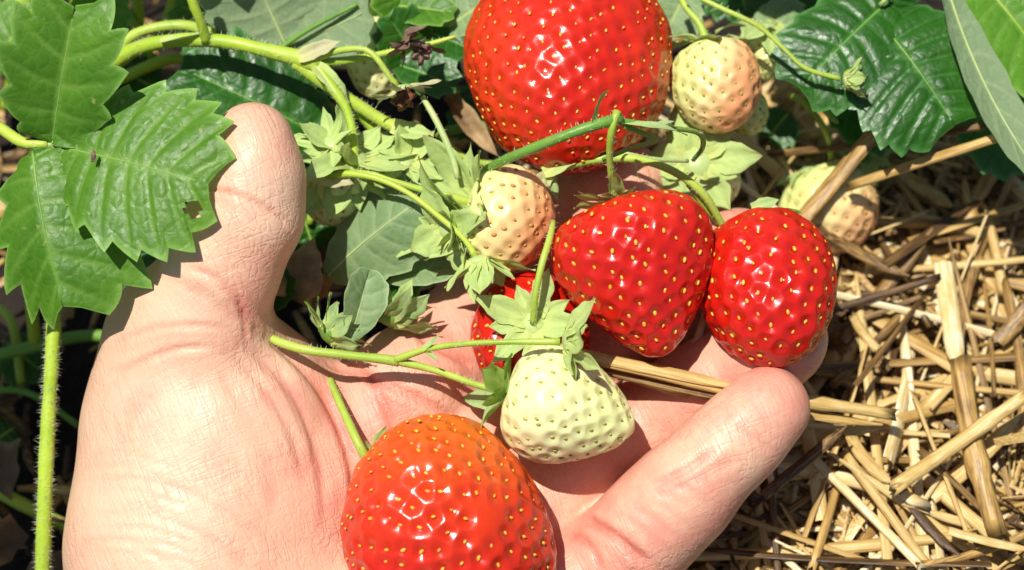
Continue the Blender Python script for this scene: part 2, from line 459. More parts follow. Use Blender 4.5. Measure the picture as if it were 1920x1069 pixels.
def hand_sdf(p):
    def chain(J, k):
        d = None
        for A, B in zip(J[:-1], J[1:]):
            e = cone(p, Pw(A), Pw(B), A[3], B[3])
            d = e if d is None else smin(d, e, k)
        return d
    # palm: metacarpal rays, heel of the hand
    carp = [(430, 1130, -0.9, 1.6), (540, 1200, -1.0, 1.6), (650, 1250, -0.8, 1.6), (760, 1300, -0.5, 1.6)]
    palm = None
    for (nm, J), c in zip(FINGERS.items(), carp):
        e = cone(p, Pw(c), Pw(J[0]), c[3], J[0][3] + 0.05)
        palm = e if palm is None else smin(palm, e, 0.7)
    hyp = cone(p, V(880, 1260, -0.3), V(1060, 1130, -0.75), 1.7, 1.25)
    palm = smin(palm, hyp, 0.8)
    # forearm leaving the frame towards the viewer
    for a, b in (((480, 1300, 0.0), (400, 1900, 4.2)), ((700, 1330, 0.2), (650, 1900, 4.2))):
        palm = smin(palm, cone(p, V(*a), V(*b), 2.05, 2.7), 1.2)
    # ball of the thumb
    th = cone(p, V(345, 650, -0.7), V(398, 815, -1.15), 1.55, 2.33)
    th = smin(th, cone(p, V(398, 815, -1.15), V(378, 1030, -1.0), 2.33, 2.42), 0.8)
    th = smin(th, cone(p, V(465, 800, -0.9), V(495, 960, -1.0), 1.5, 1.95), 0.8)
    th = smin(th, cone(p, V(378, 1030, -1.0), V(410, 1350, -0.3), 2.42, 2.35), 0.8)
    thumb = chain(THUMB, 0.25)
    # soft pad of the thumb tip
    thumb = smin(thumb, cone(p, V(474, 305, 1.05), V(468, 345, 1.02), 0.66, 0.74), 0.3)
    th = smin(th, thumb, 0.7)
    d = smin(palm, th, 0.55)
    # web between thumb and index
    web = cone(p, V(430, 745, -0.6), V(705, 790, -1.7), 0.80, 0.9)
    d = smin(d, web, 0.5)
    fd = None
    for nm, J in FINGERS.items():
        e = chain(J, 0.22)
        # fleshy pads between the joints
        for k in range(3):
            a, b = Pw(J[k]), Pw(J[k + 1])
            t0, t1 = ((0.5, 0.75), (0.35, 0.65), (0.55, 0.95))[k]
            r = J[k][3] * 0.62 + J[k + 1][3] * 0.25
            off = np.array([-0.03, 0.05, 0.17])
            e = smin(e, cone(p, a + (b - a) * t0 + off, a + (b - a) * t1 + off, r, r * 0.97), 0.3)
        fd = e if fd is None else smin(fd, e, 0.07)
    return smin(d, fd, 0.38)

def surface_nets(sdf, lo, hi, h):
    nx, ny, nz = (int(math.ceil((hi[i] - lo[i]) / (4 * h))) for i in range(3))
    def pts(idx, s): return lo + idx * s
    gi = np.stack(np.meshgrid(np.arange(nx + 1), np.arange(ny + 1), np.arange(nz + 1), indexing='ij'), -1).reshape(-1, 3)
    Fc = sdf(pts(gi, 4 * h)).reshape(nx + 1, ny + 1, nz + 1)
    F = np.repeat(np.repeat(np.repeat(Fc, 4, 0), 4, 1), 4, 2)
    band = np.abs(F) < 4 * h * 2.0
    bi = np.argwhere(band)
    for s in range(0, len(bi), 200000):
        q = bi[s:s + 200000]
        F[q[:, 0], q[:, 1], q[:, 2]] = sdf(pts(q, h))
    S = F < 0
    c = [S[i:S.shape[0] - 1 + i, j:S.shape[1] - 1 + j, k:S.shape[2] - 1 + k] for i in (0, 1) for j in (0, 1) for k in (0, 1)]
    cnt = sum(x.astype(np.int8) for x in c)
    act = (cnt > 0) & (cnt < 8)
    ai = np.argwhere(act)
    vid = np.full(act.shape, -1, np.int64); vid[act] = np.arange(len(ai))
    acc = np.zeros((len(ai), 3)); num = np.zeros(len(ai))
    cor = [np.array([i, j, k]) for i in (0, 1) for j in (0, 1) for k in (0, 1)]
    for x in range(8):
        for y in range(x + 1, 8):
            if np.abs(cor[x] - cor[y]).sum() != 1: continue
            pa, pb = ai + cor[x], ai + cor[y]
            fa = F[pa[:, 0], pa[:, 1], pa[:, 2]]; fb = F[pb[:, 0], pb[:, 1], pb[:, 2]]
            m = (fa < 0) != (fb < 0)
            t = fa / np.where(np.abs(fa - fb) < 1e-9, 1, fa - fb)
            acc[m] += (pa + (pb - pa) * t[:, None])[m]; num[m] += 1
    verts = lo + acc / num[:, None] * h
    faces = []
    for ax in range(3):
        o1, o2 = [(1, 2), (2, 0), (0, 1)][ax]
        sl0 = [slice(None)] * 3; sl1 = [slice(None)] * 3
        sl0[ax] = slice(0, -1); sl1[ax] = slice(1, None)
        a, b = S[tuple(sl0)], S[tuple(sl1)]
        e = np.argwhere(a != b)
        ok = (e[:, o1] > 0) & (e[:, o2] > 0) & (e[:, o1] < act.shape[o1]) & (e[:, o2] < act.shape[o2]) & (e[:, ax] < act.shape[ax])
        e = e[ok]
        d1 = np.zeros(3, int); d1[o1] = 1; d2 = np.zeros(3, int); d2[o2] = 1
        qs = [e - d1 - d2, e - d2, e, e - d1]
        ids = np.stack([vid[q[:, 0], q[:, 1], q[:, 2]] for q in qs], -1)
        flip = ~a[e[:, 0], e[:, 1], e[:, 2]]
        ids[flip] = ids[flip][:, ::-1]
        faces.append(ids)
    f = np.concatenate(faces); f = f[(f >= 0).all(1)]
    return verts, f

def grad(sdf, p, e=0.02):
    g = np.zeros_like(p)
    for i in range(3):
        d = np.zeros(3); d[i] = e
        g[:, i] = sdf(p + d) - sdf(p - d)
    return g / (np.linalg.norm(g, axis=1)[:, None] + 1e-9)

def to_px(p):
    k = DIST / (DIST - p[:, 2])
    return np.stack([p[:, 0] * k * 100 + 960, 534.5 - p[:, 1] * k * 100], -1)

def seg_dist(q, A, B):
    A = np.array(A, float); B = np.array(B, float); ba = B - A
    t = np.clip(((q - A) @ ba) / (ba @ ba), 0, 1)
    return np.linalg.norm(q - A - t[:, None] * ba, axis=1)

CREASES = [   # polyline (pixels), depth cm, half width px, redness
    ([(372, 352), (430, 362), (490, 385), (548, 425)], 0.040, 7, 0.25),
    ([(385, 372), (440, 378), (500, 402), (540, 440)], 0.016, 5, 0.1),
    ([(345, 500), (400, 520), (440, 560), (470, 600), (482, 625)], 0.028, 9, 0.15),
    ([(300, 520), (370, 548), (430, 590)], 0.018, 8, 0.12),
    ([(440, 545), (455, 585), (462, 640)], 0.025, 7, 0.15),
    ([(205, 705), (260, 680), (330, 655), (400, 650)], 0.03, 8, 0.2),
    ([(225, 640), (300, 615), (380, 610), (430, 620)], 0.022, 7, 0.15),
    ([(480, 620), (545, 665), (600, 730), (640, 810), (665, 900), (668, 1000)], 0.08, 12, 0.28),
    ([(450, 640), (520, 700), (570, 780), (600, 870), (610, 980)], 0.03, 12, 0.12),
    ([(430, 660), (490, 720), (540, 800), (570, 890)], 0.022, 10, 0.1),
    ([(400, 690), (460, 770), (500, 860), (520, 980)], 0.018, 12, 0.1),
    ([(600, 680), (680, 705), (760, 735), (860, 790)], 0.05, 10, 0.3),
    ([(640, 665), (700, 720), (735, 800), (750, 900)], 0.04, 10, 0.25),
    ([(770, 610), (800, 640), (840, 660), (890, 690)], 0.05, 10, 0.3),
    ([(1222, 912), (1262, 893), (1300, 872), (1332, 848)], 0.045, 9, 0.22),
    ([(1240, 925), (1290, 905), (1340, 880), (1385, 860)], 0.02, 8, 0.12),
    ([(1380, 800), (1410, 815), (1450, 850)], 0.022, 8, 0.12),
    ([(1085, 965), (1120, 985), (1165, 1015), (1215, 1060)], 0.07, 11, 0.4),
    ([(1060, 1000), (1100, 1020), (1130, 1069)], 0.03, 9, 0.25),
    ([(1180, 930), (1210, 965), (1250, 1010)], 0.018, 12, 0.1),
    ([(160, 920), (280, 900), (420, 960), (560, 1050)], 0.018, 7, 0.10),
    ([(150, 970), (270, 960), (390, 1010), (480, 1069)], 0.018, 7, 0.10),
    ([(140, 1020), (240, 1015), (330, 1069)], 0.018, 6, 0.10),
    ([(1180, 300), (1175, 330), (1185, 360)], 0.0, 8, 0.0),
]

for _k in range(16):      # fan of fine lines from the web of the thumb over its ball
    _x = 470 - _k * 9; _b = _k / 15
    CREASES.append(([(_x + 4, 628 + _k * 7), (_x + 60 - 20 * _b, 700 + _k * 8), (_x + 105 - 45 * _b, 800 + _k * 6), (_x + 125 - 60 * _b, 920)], 0.012, 4.5, 0.05))
for _k in range(9):       # short folds at the edge of the wrist
    CREASES.append(([(150 + 6 * _k, 860 + 22 * _k), (230 + 9 * _k, 850 + 24 * _k), (320 + 10 * _k, 880 + 24 * _k)], 0.012, 4.5, 0.04))
for _k in range(7):
    CREASES.append(([(1150 + 18 * _k, 985 - 16 * _k), (1185 + 22 * _k, 1010 - 18 * _k), (1215 + 24 * _k, 1050 - 19 * _k)], 0.010, 5, 0.05))

def build_hand():
    lo = np.array([-9.6, -16.2, -4.6]); hi = np.array([6.2, 3.8, 7.4])
    v, f = surface_nets(hand_sdf, lo, hi, 0.065)
    g = grad(hand_sdf, v); v = v - g * hand_sdf(v)[:, None] * 0.95
    px = to_px(v); front = np.clip(g[:, 2] * 2.0, 0, 1)
    red = np.full(len(v), 0.19)
    disp = np.zeros(len(v))
    for line, dep, sg, rd in CREASES:
        c = catmull(np.array(line, float).tolist() if len(line) > 2 else line, 24)
        c = np.asarray(c)
        d = np.full(len(v), 1e9)
        near = (px[:, 0] > c[:, 0].min() - 60) & (px[:, 0] < c[:, 0].max() + 60) & (px[:, 1] > c[:, 1].min() - 60) & (px[:, 1] < c[:, 1].max() + 60)
        qi = np.where(near)[0]
        if not len(qi): continue
        dd = np.full(len(qi), 1e9); tt = np.zeros(len(qi))
        for i in range(len(c) - 1):
            x = seg_dist(px[qi], c[i], c[i + 1]); m = x < dd
            dd[m] = x[m]; tt[m] = i / 22
        ends = np.clip(np.minimum(tt, 1 - tt) * 6 + 0.25, 0, 1)
        if dep > 0.02: sg = sg * 0.72; dep = dep * 1.35
        disp[qi] -= front[qi] * ends * (dep * np.exp(-(dd / sg) ** 2) - dep * 0.30 * np.exp(-((dd - 2.2 * sg) / (1.3 * sg)) ** 2))
        red[qi] += front[qi] * ends * rd * np.exp(-(dd / (sg * 1.5)) ** 2)
    # soft tendon and wrinkle relief on the ball of the thumb
    for _ in range(26):
        a = rng.uniform(0, 3.14); k = rng.uniform(1.5, 5.0)
        dv = np.array([math.cos(a), math.sin(a), 0.3])
        disp += 0.010 / k * np.sin(v @ dv * k + rng.uniform(0, 6.28))
    v = v + g * disp[:, None]
    # blood-flushed fingertips, finger pads and rim of the palm
    def flush(px0, py0, w, r, amt):
        d = np.linalg.norm(v - V(px0, py0, w), axis=1); return amt * np.exp(-(d / r) ** 2)
    for J in FINGERS.values():
        t = J[-1]; red += flush(t[0], t[1], t[2], 1.3, 0.16)
        red += flush(J[1][0], J[1][1], J[1][2], 1.5, 0.10)
    red += flush(478, 284, 0.85, 1.3, 0.05) + flush(600, 900, 1.0, 2.2, 0.12) + flush(720, 740, -0.5, 1.5, 0.12) + flush(1080, 1000, 0.3, 1.5, 0.15)
    red += 0.20 * np.clip((px[:, 0] - 540) / 200, 0, 1)
    red -= flush(380, 800, 2.0, 1.8, 0.08)
    o = obj('hand', v, f, M['skin'], None, {'red': red}, origin=V(560, 1250, -1.0))
    tag(o, 'open bare left hand, palm up, cradling the strawberries between thumb and fingers', 'hand')
    return o
hand = build_hand()
# ------------------------------------------------------------------ builders: strawberry, calyx, leaf, stem, straw
def ortho(a, hint):
    a = unit(a); h = np.asarray(hint, float); e = h - a * (h @ a)
    if np.linalg.norm(e) < 1e-4: e = np.cross(a, [0.31, 0.77, 0.55])
    e = unit(e); return e, np.cross(a, e)

PROFILES = {
    'cone':  [(0.035, 0.0), (0.015, 0.22), (0.0, 0.45), (0.045, 0.72), (0.16, 0.92), (0.32, 1.0), (0.50, 0.93), (0.68, 0.74), (0.84, 0.50), (0.95, 0.27), (0.99, 0.12), (1.0, 0.0)],
    'heart': [(0.07, 0.0), (0.03, 0.25), (0.0, 0.55), (0.06, 0.83), (0.19, 0.98), (0.34, 1.0), (0.52, 0.88), (0.70, 0.67), (0.86, 0.43), (0.96, 0.22), (0.99, 0.1), (1.0, 0.0)],
    'round': [(0.05, 0.0), (0.02, 0.25), (0.0, 0.45), (0.06, 0.74), (0.20, 0.93), (0.40, 1.0), (0.60, 0.95), (0.77, 0.79), (0.90, 0.54), (0.97, 0.28), (0.995, 0.12), (1.0, 0.0)],
    'wide':  [(0.06, 0.0), (0.02, 0.30), (0.0, 0.52), (0.06, 0.80), (0.22, 0.97), (0.42, 1.0), (0.62, 0.93), (0.78, 0.77), (0.90, 0.55), (0.97, 0.33), (0.995, 0.15), (1.0, 0.0)],
}

def ellipsoid_low():
    v = [(0, 0, 1)]; n = 6
    for zz, rr in ((0.55, 0.84), (-0.1, 1.0), (-0.7, 0.7)):
        for k in range(n):
            a = 2 * math.pi * k / n; v.append((rr * math.cos(a), rr * math.sin(a), zz))
    v.append((0, 0, -1)); f = []
    for k in range(n): f.append((0, 1 + k, 1 + (k + 1) % n))
    for r_ in range(2):
        for k in range(n):
            a, b = 1 + r_ * n + k, 1 + r_ * n + (k + 1) % n; f.append((a, a + n, b + n)); f.append((a, b + n, b))
    for k in range(n): f.append((1 + 2 * n + k, 1 + 3 * n, 1 + 2 * n + (k + 1) % n))
    return np.array(v), np.array(f)
SEED_V, SEED_F = ellipsoid_low()

def strawberry(name, label, cal, tip, rad, mat, seedmat, nseed, profile='cone', ratio=1.0, hint=(0, 0, 1), ripe=None, res=(220, 150),
               pit=0.16, group='strawberries', lump=0.03, seed_size=1.0, warp=None, sd=1, lumpy=0.028):
    cal, tip = np.array(cal, float), np.array(tip, float)
    r_ = np.random.default_rng(sd)
    A = tip - cal; L = np.linalg.norm(A); A = A / L
    E1, E2 = ortho(A, hint)
    prof = catmull(np.column_stack([np.array(PROFILES[profile]) * [L, rad], np.zeros(len(PROFILES[profile]))]), 400)
    z, rr = prof[:, 0], np.maximum(prof[:, 1], 0)
    ds = np.hypot(np.gradient(z), np.gradient(rr)); sarc = np.concatenate([[0], np.cumsum(np.hypot(np.diff(z), np.diff(rr)))]); sarc /= sarc[-1]
    phs = r_.uniform(0, 6.28, 8)
    def place(s, ph):
        zz = np.interp(s, sarc, z); r0 = np.interp(s, sarc, rr)
        q = 1 + lump * (np.sin(2 * ph + phs[0]) * 0.8 + np.sin(3 * ph + phs[1] + 3 * s) * 0.6 + np.sin(5 * ph + phs[2] + 5 * s) * 0.25) * np.sin(np.pi * np.clip(s, 0, 1))
        r0 = r0 * q
        p = cal + zz[..., None] * A + (r0 * np.cos(ph))[..., None] * E1 * ratio + (r0 * np.sin(ph))[..., None] * E2
        return warp(p) if warp else p
    nphi, ns = res
    S, PH = np.meshgrid(np.linspace(0.0, 1.0, ns), np.linspace(0, 2 * np.pi, nphi, endpoint=False), indexing='ij')
    P = place(S, PH)
    # normals from the parametrisation
    dS = np.gradient(P, axis=0); dP = (np.roll(P, -1, 1) - np.roll(P, 1, 1))
    Nn = np.cross(dP, dS); Nn /= np.linalg.norm(Nn, axis=-1)[..., None] + 1e-9
    Nn[0] = -A; Nn[-1] = A
    out = P - (cal + A * L * 0.45)
    if (Nn * out).sum() < 0: Nn = -Nn
    # seeds: phyllotactic spiral, equal areas
    area = np.cumsum(rr * ds); area /= area[-1]
    k = np.arange(nseed); fr = 0.05 + 0.945 * ((k + 0.5) / nseed) ** 0.9
    sseed = np.interp(fr, area, sarc) + r_.normal(0, 0.005, nseed)
    pseed = k * 2.399963 + r_.normal(0, 0.75, nseed) / np.sqrt(nseed)
    C = place(sseed, pseed)
    Cn_i = np.clip((sseed * (ns - 1)).round().astype(int), 1, ns - 2); Cp_i = (np.round(pseed / (2 * np.pi) * nphi).astype(int)) % nphi
    Cn = Nn[Cn_i, Cp_i]; Ct = dS[Cn_i, Cp_i]; Ct /= np.linalg.norm(Ct, axis=1)[:, None] + 1e-9
    tot = 2 * np.pi * np.sum(rr * ds) * (1 + ratio) / 2
    sp = math.sqrt(tot / nseed)
    V0 = P.reshape(-1, 3); d1 = np.empty(len(V0)); near = np.zeros(len(V0), int)
    for a in range(0, len(V0), 8000):
        q = V0[a:a + 8000]
        dd = ((q * q).sum(1)[:, None] + (C * C).sum(1)[None] - 2 * q @ C.T)
        near[a:a + 8000] = dd.argmin(1); d1[a:a + 8000] = np.sqrt(np.maximum(dd.min(1), 0))
    x = d1 / sp
    g = np.exp(-(x / 0.35) ** 2)
    pk = r_.uniform(0.65, 1.3, nseed)
    disp = -pit * sp * g * pk[near] + 0.10 * pit * sp * np.clip((x - 0.35) / 0.3, 0, 1)
    for _ in range(14):
        dv = r_.normal(0, 1, 3); dv *= r_.uniform(2.5, 9.0) / np.linalg.norm(dv)
        disp = disp + lumpy / np.linalg.norm(dv) * np.sin(V0 @ dv + r_.uniform(0, 6.28))
    pole = np.clip(np.minimum(S.ravel() / 0.03, 1), 0, 1)
    v = V0 + Nn.reshape(-1, 3) * (disp * pole)[:, None]
    i, j = np.meshgrid(np.arange(ns - 1), np.arange(nphi), indexing='ij'); j2 = (j + 1) % nphi
    f = np.stack([i * nphi + j, (i + 1) * nphi + j, (i + 1) * nphi + j2, i * nphi + j2], -1).reshape(-1, 4)
    # outward winding
    fa = v[f[len(f) // 2]]; nn = np.cross(fa[1] - fa[0], fa[2] - fa[0])
    if nn @ (fa.mean(0) - (cal + A * L * 0.45)) < 0: f = f[:, ::-1]
    rp = np.full(len(v), 0.9) if ripe is None else ripe(v, S.ravel())
    root = empty(name, cal, label, 'strawberry', group)
    obj('flesh', v, f, mat, root, {'ripe': rp, 'pit': np.exp(-(x / 0.25) ** 2)})
    # seeds
    sl, sw = 0.051 * seed_size, 0.031 * seed_size
    base = C - Cn * (pit * sp * 0.72 * pk)[:, None]
    tw_ = r_.normal(0, 0.25, nseed)[:, None]; Ct = Ct * np.cos(tw_) + np.cross(Cn, Ct) * np.sin(tw_); szv = r_.uniform(0.75, 1.2, nseed)[:, None, None]
    Cb = np.cross(Cn, Ct)
    sv = base[:, None] + szv * (SEED_V[None, :, 2:3] * sl * Ct[:, None] + SEED_V[None, :, 0:1] * sw * Cb[:, None] + SEED_V[None, :, 1:2] * sw * 0.75 * Cn[:, None])
    sf = (SEED_F[None] + (np.arange(nseed) * len(SEED_V))[:, None, None]).reshape(-1, 3)
    tag(obj('seeds', sv.reshape(-1, 3), sf, seedmat, root), kind='stuff')
    return root, cal, A, rad

def sepal_mesh(base, d, nrm, L, W, curl=0.3, fold=0.25, twist=0.0, n=13, m=9, tipcurl=0.0):
    d = unit(d); nrm, side = ortho(d, nrm)
    s = np.linspace(0, 1, n); t = np.linspace(-1, 1, m)
    S, T = np.meshgrid(s, t, indexing='ij')
    ph_ = (L * 37.0 + W * 91.0 + float(base[0]) * 3.1) % 6.28
    wprof = (0.42 + 0.58 * np.sin(np.pi * np.clip(S * 0.80 + 0.18, 0, 1))) * np.clip((1 - S) * 3.2, 0, 1) ** 0.8 + 0.015
    ang = curl * S + tipcurl * S ** 3
    # bend along the length: integrate direction
    a = curl * s + tipcurl * s ** 3
    dx = np.concatenate([[0], np.cumsum(np.cos(a[:-1]) * np.diff(s))]); dz = np.concatenate([[0], np.cumsum(np.sin(a[:-1]) * np.diff(s))])
    X = dx[:, None] * L + 0 * T; Z = dz[:, None] * L + fold * np.abs(T) * wprof * W * 0.5 * (1 - 0.3 * S)
    Z = Z + 0.035 * W * np.cos(T * 9.4) * np.sin(np.pi * S) + 0.07 * W * np.abs(T) * np.sin(S * 8 + ph_ + 1.5 * T) + 0.05 * L * np.sin(S * 5 + ph_) * S
    wprof = wprof * (1 + 0.10 * np.sin(S * 11 + ph_) + 0.05 * np.sin(S * 23 + 2 * ph_ + T))
    tw = twist * S
    Y = T * wprof * W * 0.5
    Y2 = Y * np.cos(tw); Z = Z + Y * np.sin(tw)
    P = base + X[..., None] * d + Y2[..., None] * side + Z[..., None] * nrm
    i, j = np.meshgrid(np.arange(n - 1), np.arange(m - 1), indexing='ij')
    f = np.stack([i * m + j, (i + 1) * m + j, (i + 1) * m + j + 1, i * m + j + 1], -1).reshape(-1, 4)
    vein = np.clip(np.exp(-(T / 0.16) ** 2) * 0.7 + (0.5 + 0.5 * np.cos(T * 9.4)) ** 3 * 0.35, 0, 1) * (1 - 0.6 * S)
    edge = np.exp(-((1 - np.abs(T)) / 0.15) ** 2) * 0.5
    basal = np.clip(1 - S * 2.2, 0, 1) ** 1.3
    dry = np.clip((S - 0.86) * 7, 0, 1) * (0.5 + 0.5 * math.sin(ph_ * 3))
    return P.reshape(-1, 3), f, {'vein': vein.ravel(), 'edge': edge.ravel(), 'basal': basal.ravel(), 'dry': dry.ravel()}

def calyx(parent, at, axis, n, L, W, spread, mat, hubmat, hub=0.25, curl=0.2, jitter=0.25, hint=(0, 0, 1), sd=3, only=None, tipcurl=0.0, phase=0.0, name='calyx', sepalname='sepal'):
    """star of sepals round the stalk; axis points away from the fruit; spread: radians from axis"""
    r_ = np.random.default_rng(sd)
    at = np.array(at, float); axis = unit(axis); e1, e2 = ortho(axis, hint)
    hv = []
    nn = 12
    for zz, rr in ((-0.35, 0.9), (0.0, 1.0), (0.3, 0.75), (0.5, 0.35)):
        for k in range(nn):
            a = 2 * math.pi * k / nn; hv.append(at + axis * zz * hub * 0.7 + (e1 * math.cos(a) + e2 * math.sin(a)) * rr * hub)
    hf = [[r * nn + k, r * nn + (k + 1) % nn, (r + 1) * nn + (k + 1) % nn, (r + 1) * nn + k] for r in range(3) for k in range(nn)]
    hf.append([3 * nn + k for k in range(nn)]); hf.append([k for k in range(nn)][::-1])
    cal = obj(name, np.array(hv), hf, hubmat, parent)
    for k in range(n):
        if only is not None and k not in only: continue
        a = phase + 2 * math.pi * k / n + r_.normal(0, jitter * 0.35)
        rad = e1 * math.cos(a) + e2 * math.sin(a)
        th = spread + r_.normal(0, jitter * 0.5)
        d = axis * math.cos(th) + rad * math.sin(th)
        up = axis * math.sin(th) - rad * math.cos(th)
        small = 0.68 if k % 2 else 1.0
        P, f, at_ = sepal_mesh(at + rad * hub * 0.6, d, up, L * small * r_.uniform(0.85, 1.15), W * small * r_.uniform(0.85, 1.15), curl + r_.normal(0, jitter), 0.35, r_.normal(0, jitter), tipcurl=tipcurl)
        obj(sepalname, P, f, mat, cal, at_)
    return cal

def leaflet_mesh(base, tip, hw, nrm, nv=8, tooth=0.16, arch=0.1, fold=0.15, puff=0.04, droop=0.0, wave=0.05, asym=0.0, sd=1, sag=0.0, tw=0.0, tipround=0.85, bite=None):
    r_ = np.random.default_rng(sd)
    base, tip = np.array(base, float), np.array(tip, float)
    L = np.linalg.norm(tip - base); e1 = (tip - base) / L
    n_, _ = ortho(e1, nrm); e2 = np.cross(n_, e1)
    per = 8; NS = nv * per + 1; NT = 10
    s = np.linspace(0, 1, NS); t = np.linspace(-1, 1, 2 * NT + 1)
    S, T = np.meshgrid(s, t, indexing='ij')
    side = np.where(T >= 0, 1.0, -1.0); at = np.abs(T)
    xb = L * (1 - np.cos(np.pi * S ** 0.92)) / 2
    yb = hw * np.sin(np.pi * S ** 1.22) ** tipround * (1 + asym * side)
    jit = np.interp(S, np.linspace(0, 1, 2 * nv + 1), r_.uniform(0.75, 1.25, 2 * nv + 1))
    fr = (S * nv) % 1.0; fr = np.where(S >= 1, 0, fr)
    th = np.where(fr < 0.62, fr / 0.62, (1 - fr) / 0.38) ** 1.0 * tooth * hw * jit * np.clip(S * 6, 0, 1) * np.clip((1 - S) * 8 + 0.6, 0, 1)
    ob = np.arctan2(yb / hw, (xb - 0.45 * L) / (0.55 * L))
    xb = xb + th * (np.cos(ob) * 0.75 + 0.45); yb = yb + th * np.sin(ob) * 0.9
    m = L * 0.93 * S ** 1.12
    X = m + at * (xb - m) - 0.10 * L * at * (1 - at) * np.sin(np.pi * S)
    Y = side * at * yb
    fv = np.exp(-((fr - 0.5) / (0.10 * (1.2 - 0.6 * at) + 0.02)) ** 2)
    mid = np.exp(-(at / 0.07) ** 2)
    relief = puff * hw * ((1 - fv) * np.sin(np.pi * np.clip(at, 0, 1)) ** 0.6 - 0.6 * mid)
    # small quilting between the veins
    relief += 0.006 * hw * np.sin(X / hw * 30 + 3 * np.sin(Y / hw * 17)) * np.sin(Y / hw * 26) * (1 - mid)
    relief += 0.010 * hw * np.sin(at * 34 + 5 * np.sin(S * nv * 6.28 + 1.3 * side)) * (1 - mid) * np.clip(at * 4, 0, 1) * np.clip((1 - at) * 5, 0, 1)
    Z = relief + fold * np.abs(Y) - droop * Y * Y / hw + arch * L * (4 * (X / L) * (1 - X / L)) * 0.25 - sag * L * (X / L) ** 2
    ph = r_.uniform(0, 6.28, 3)
    Z += wave * hw * at ** 1.5 * (np.sin(S * 9 + ph[0] + side) * 0.7 + np.sin(S * 17 + ph[1] + 2 * side) * 0.35)
    Z += tw * Y * X / L
    P = base + X[..., None] * e1 + Y[..., None] * e2 + Z[..., None] * n_
    w = 2 * NT + 1
    i, j = np.meshgrid(np.arange(NS - 1), np.arange(w - 1), indexing='ij')
    f = np.stack([i * w + j, (i + 1) * w + j, (i + 1) * w + j + 1, i * w + j + 1], -1).reshape(-1, 4)
    keep = np.ones(len(f), bool)
    if bite is not None:
        cxy = P.reshape(-1, 3)[f].mean(1); 
        for bp, br in bite: keep &= np.linalg.norm(cxy - np.array(bp), axis=1) > br
    vein = np.clip(np.exp(-((fr - 0.5) / (0.075 * (1.15 - 0.75 * at))) ** 2) * (at > 0.02) * 0.8 * np.clip(1.25 - at, 0, 1) + np.exp(-(at / 0.05) ** 2), 0, 1)
    edge = np.exp(-((1 - at) / 0.07) ** 2)
    midline = (base + m[:, NT][:, None] * e1 + (fold * 0 + Z[:, NT])[:, None] * n_)
    return P.reshape(-1, 3), f[keep], {'vein': vein.ravel(), 'edge': edge.ravel()}, midline, n_

def add_leaflet(root, base, tip, hw, nrm, mat, ribmat, rib=0.03, **kw):
    P, f, a, mid, n_ = leaflet_mesh(base, tip, hw, nrm, **kw)
    o = obj('leaflet', P, f, mat, root, a)
    q = mid[::4]
    rr_ = np.linspace(rib, rib * 0.3, len(q))
    rv, rf, ra = tube(q - n_ * rr_[:, None] * 0.3, rr_, n=len(q) * 2, sides=6)
    obj('midrib', rv, rf, ribmat, o, ra)
    return o

def hairs(path, rad, n, length, mat, parent, sd=5, width=0.0045):
    r_ = np.random.default_rng(sd)
    C = catmull(np.asarray(path, float), 60); T, Nv, B = frames(C)
    i = r_.integers(0, 59, n); a = r_.uniform(0, 6.28, n)
    u = r_.uniform(0, 1, n)[:, None]
    c = C[i] * (1 - u) + C[i + 1] * u
    rd = Nv[i] * np.cos(a)[:, None] + B[i] * np.sin(a)[:, None]
    ra = np.interp(i, np.linspace(0, 59, len(np.atleast_1d(rad))), np.atleast_1d(rad))[:, None] if not np.isscalar(rad) else rad
    p0 = c + rd * ra * 0.96
    d = rd + T[i] * r_.normal(0.1, 0.35, n)[:, None] + r_.normal(0, 0.15, (n, 3))
    tip = p0 + d * length * r_.uniform(0.35, 1.0, n)[:, None]
    s1 = np.cross(rd, T[i]) * width; s2 = T[i] * width
    v = np.stack([p0 + s1, p0 - s1 * 0.5 + s2, p0 - s1 * 0.5 - s2, tip], 1).reshape(-1, 3)
    k = np.arange(n)[:, None] * 4
    f = np.concatenate([k + [0, 1, 3], k + [1, 2, 3], k + [2, 0, 3]])
    return tag(obj('hairs', v, f, mat, parent), kind='stuff')

def stem_part(root, path, r, mat, name='stem', sides=10, hair=0, wob=0.06, sd=5, hl=0.10):
    v, f, a = tube(path, r, sides=sides, wob=wob)
    o = obj(name, v, f, mat, root, a)
    if hair: hairs(path, r, hair, hl, M['hair'], o, sd=sd)
    return o
# ------------------------------------------------------------------ strawberries
RB = {}
def ripe_dir(d, lo, hi, base=None):
    """ripeness rising along view direction d (fruit ripens from one side), lo..hi over the extent"""
    d = unit(d)
    def fn(v, s):
        q = v @ d; q = (q - q.min()) / (q.max() - q.min())
        return lo + (hi - lo) * q
    return fn

# a: the largest, behind the fingers, cut by the top of the frame
a_root, *_ = strawberry('strawberry', 'largest bright red strawberry behind the index fingertip, at the top edge', V(1080, 0, -2.55), V(1048, 298, -0.3), 2.06, M['red'], M['seed_yellow'], 430, 'wide',
    ratio=0.85, hint=(0, 0, 1), ripe=lambda v, s: 0.66 + 0.16 * np.sin(v[:, 0] * 1.1), res=(340, 200), pit=0.148, lump=0.035, seed_size=0.8, sd=11)
calyx(a_root, V(1085, 0, -2.6), (0.1, 0.7, -0.7), 10, 1.2, 0.5, 1.5, M['sepal_green'], M['stem_green'], 0.3, curl=-0.2, sd=2)

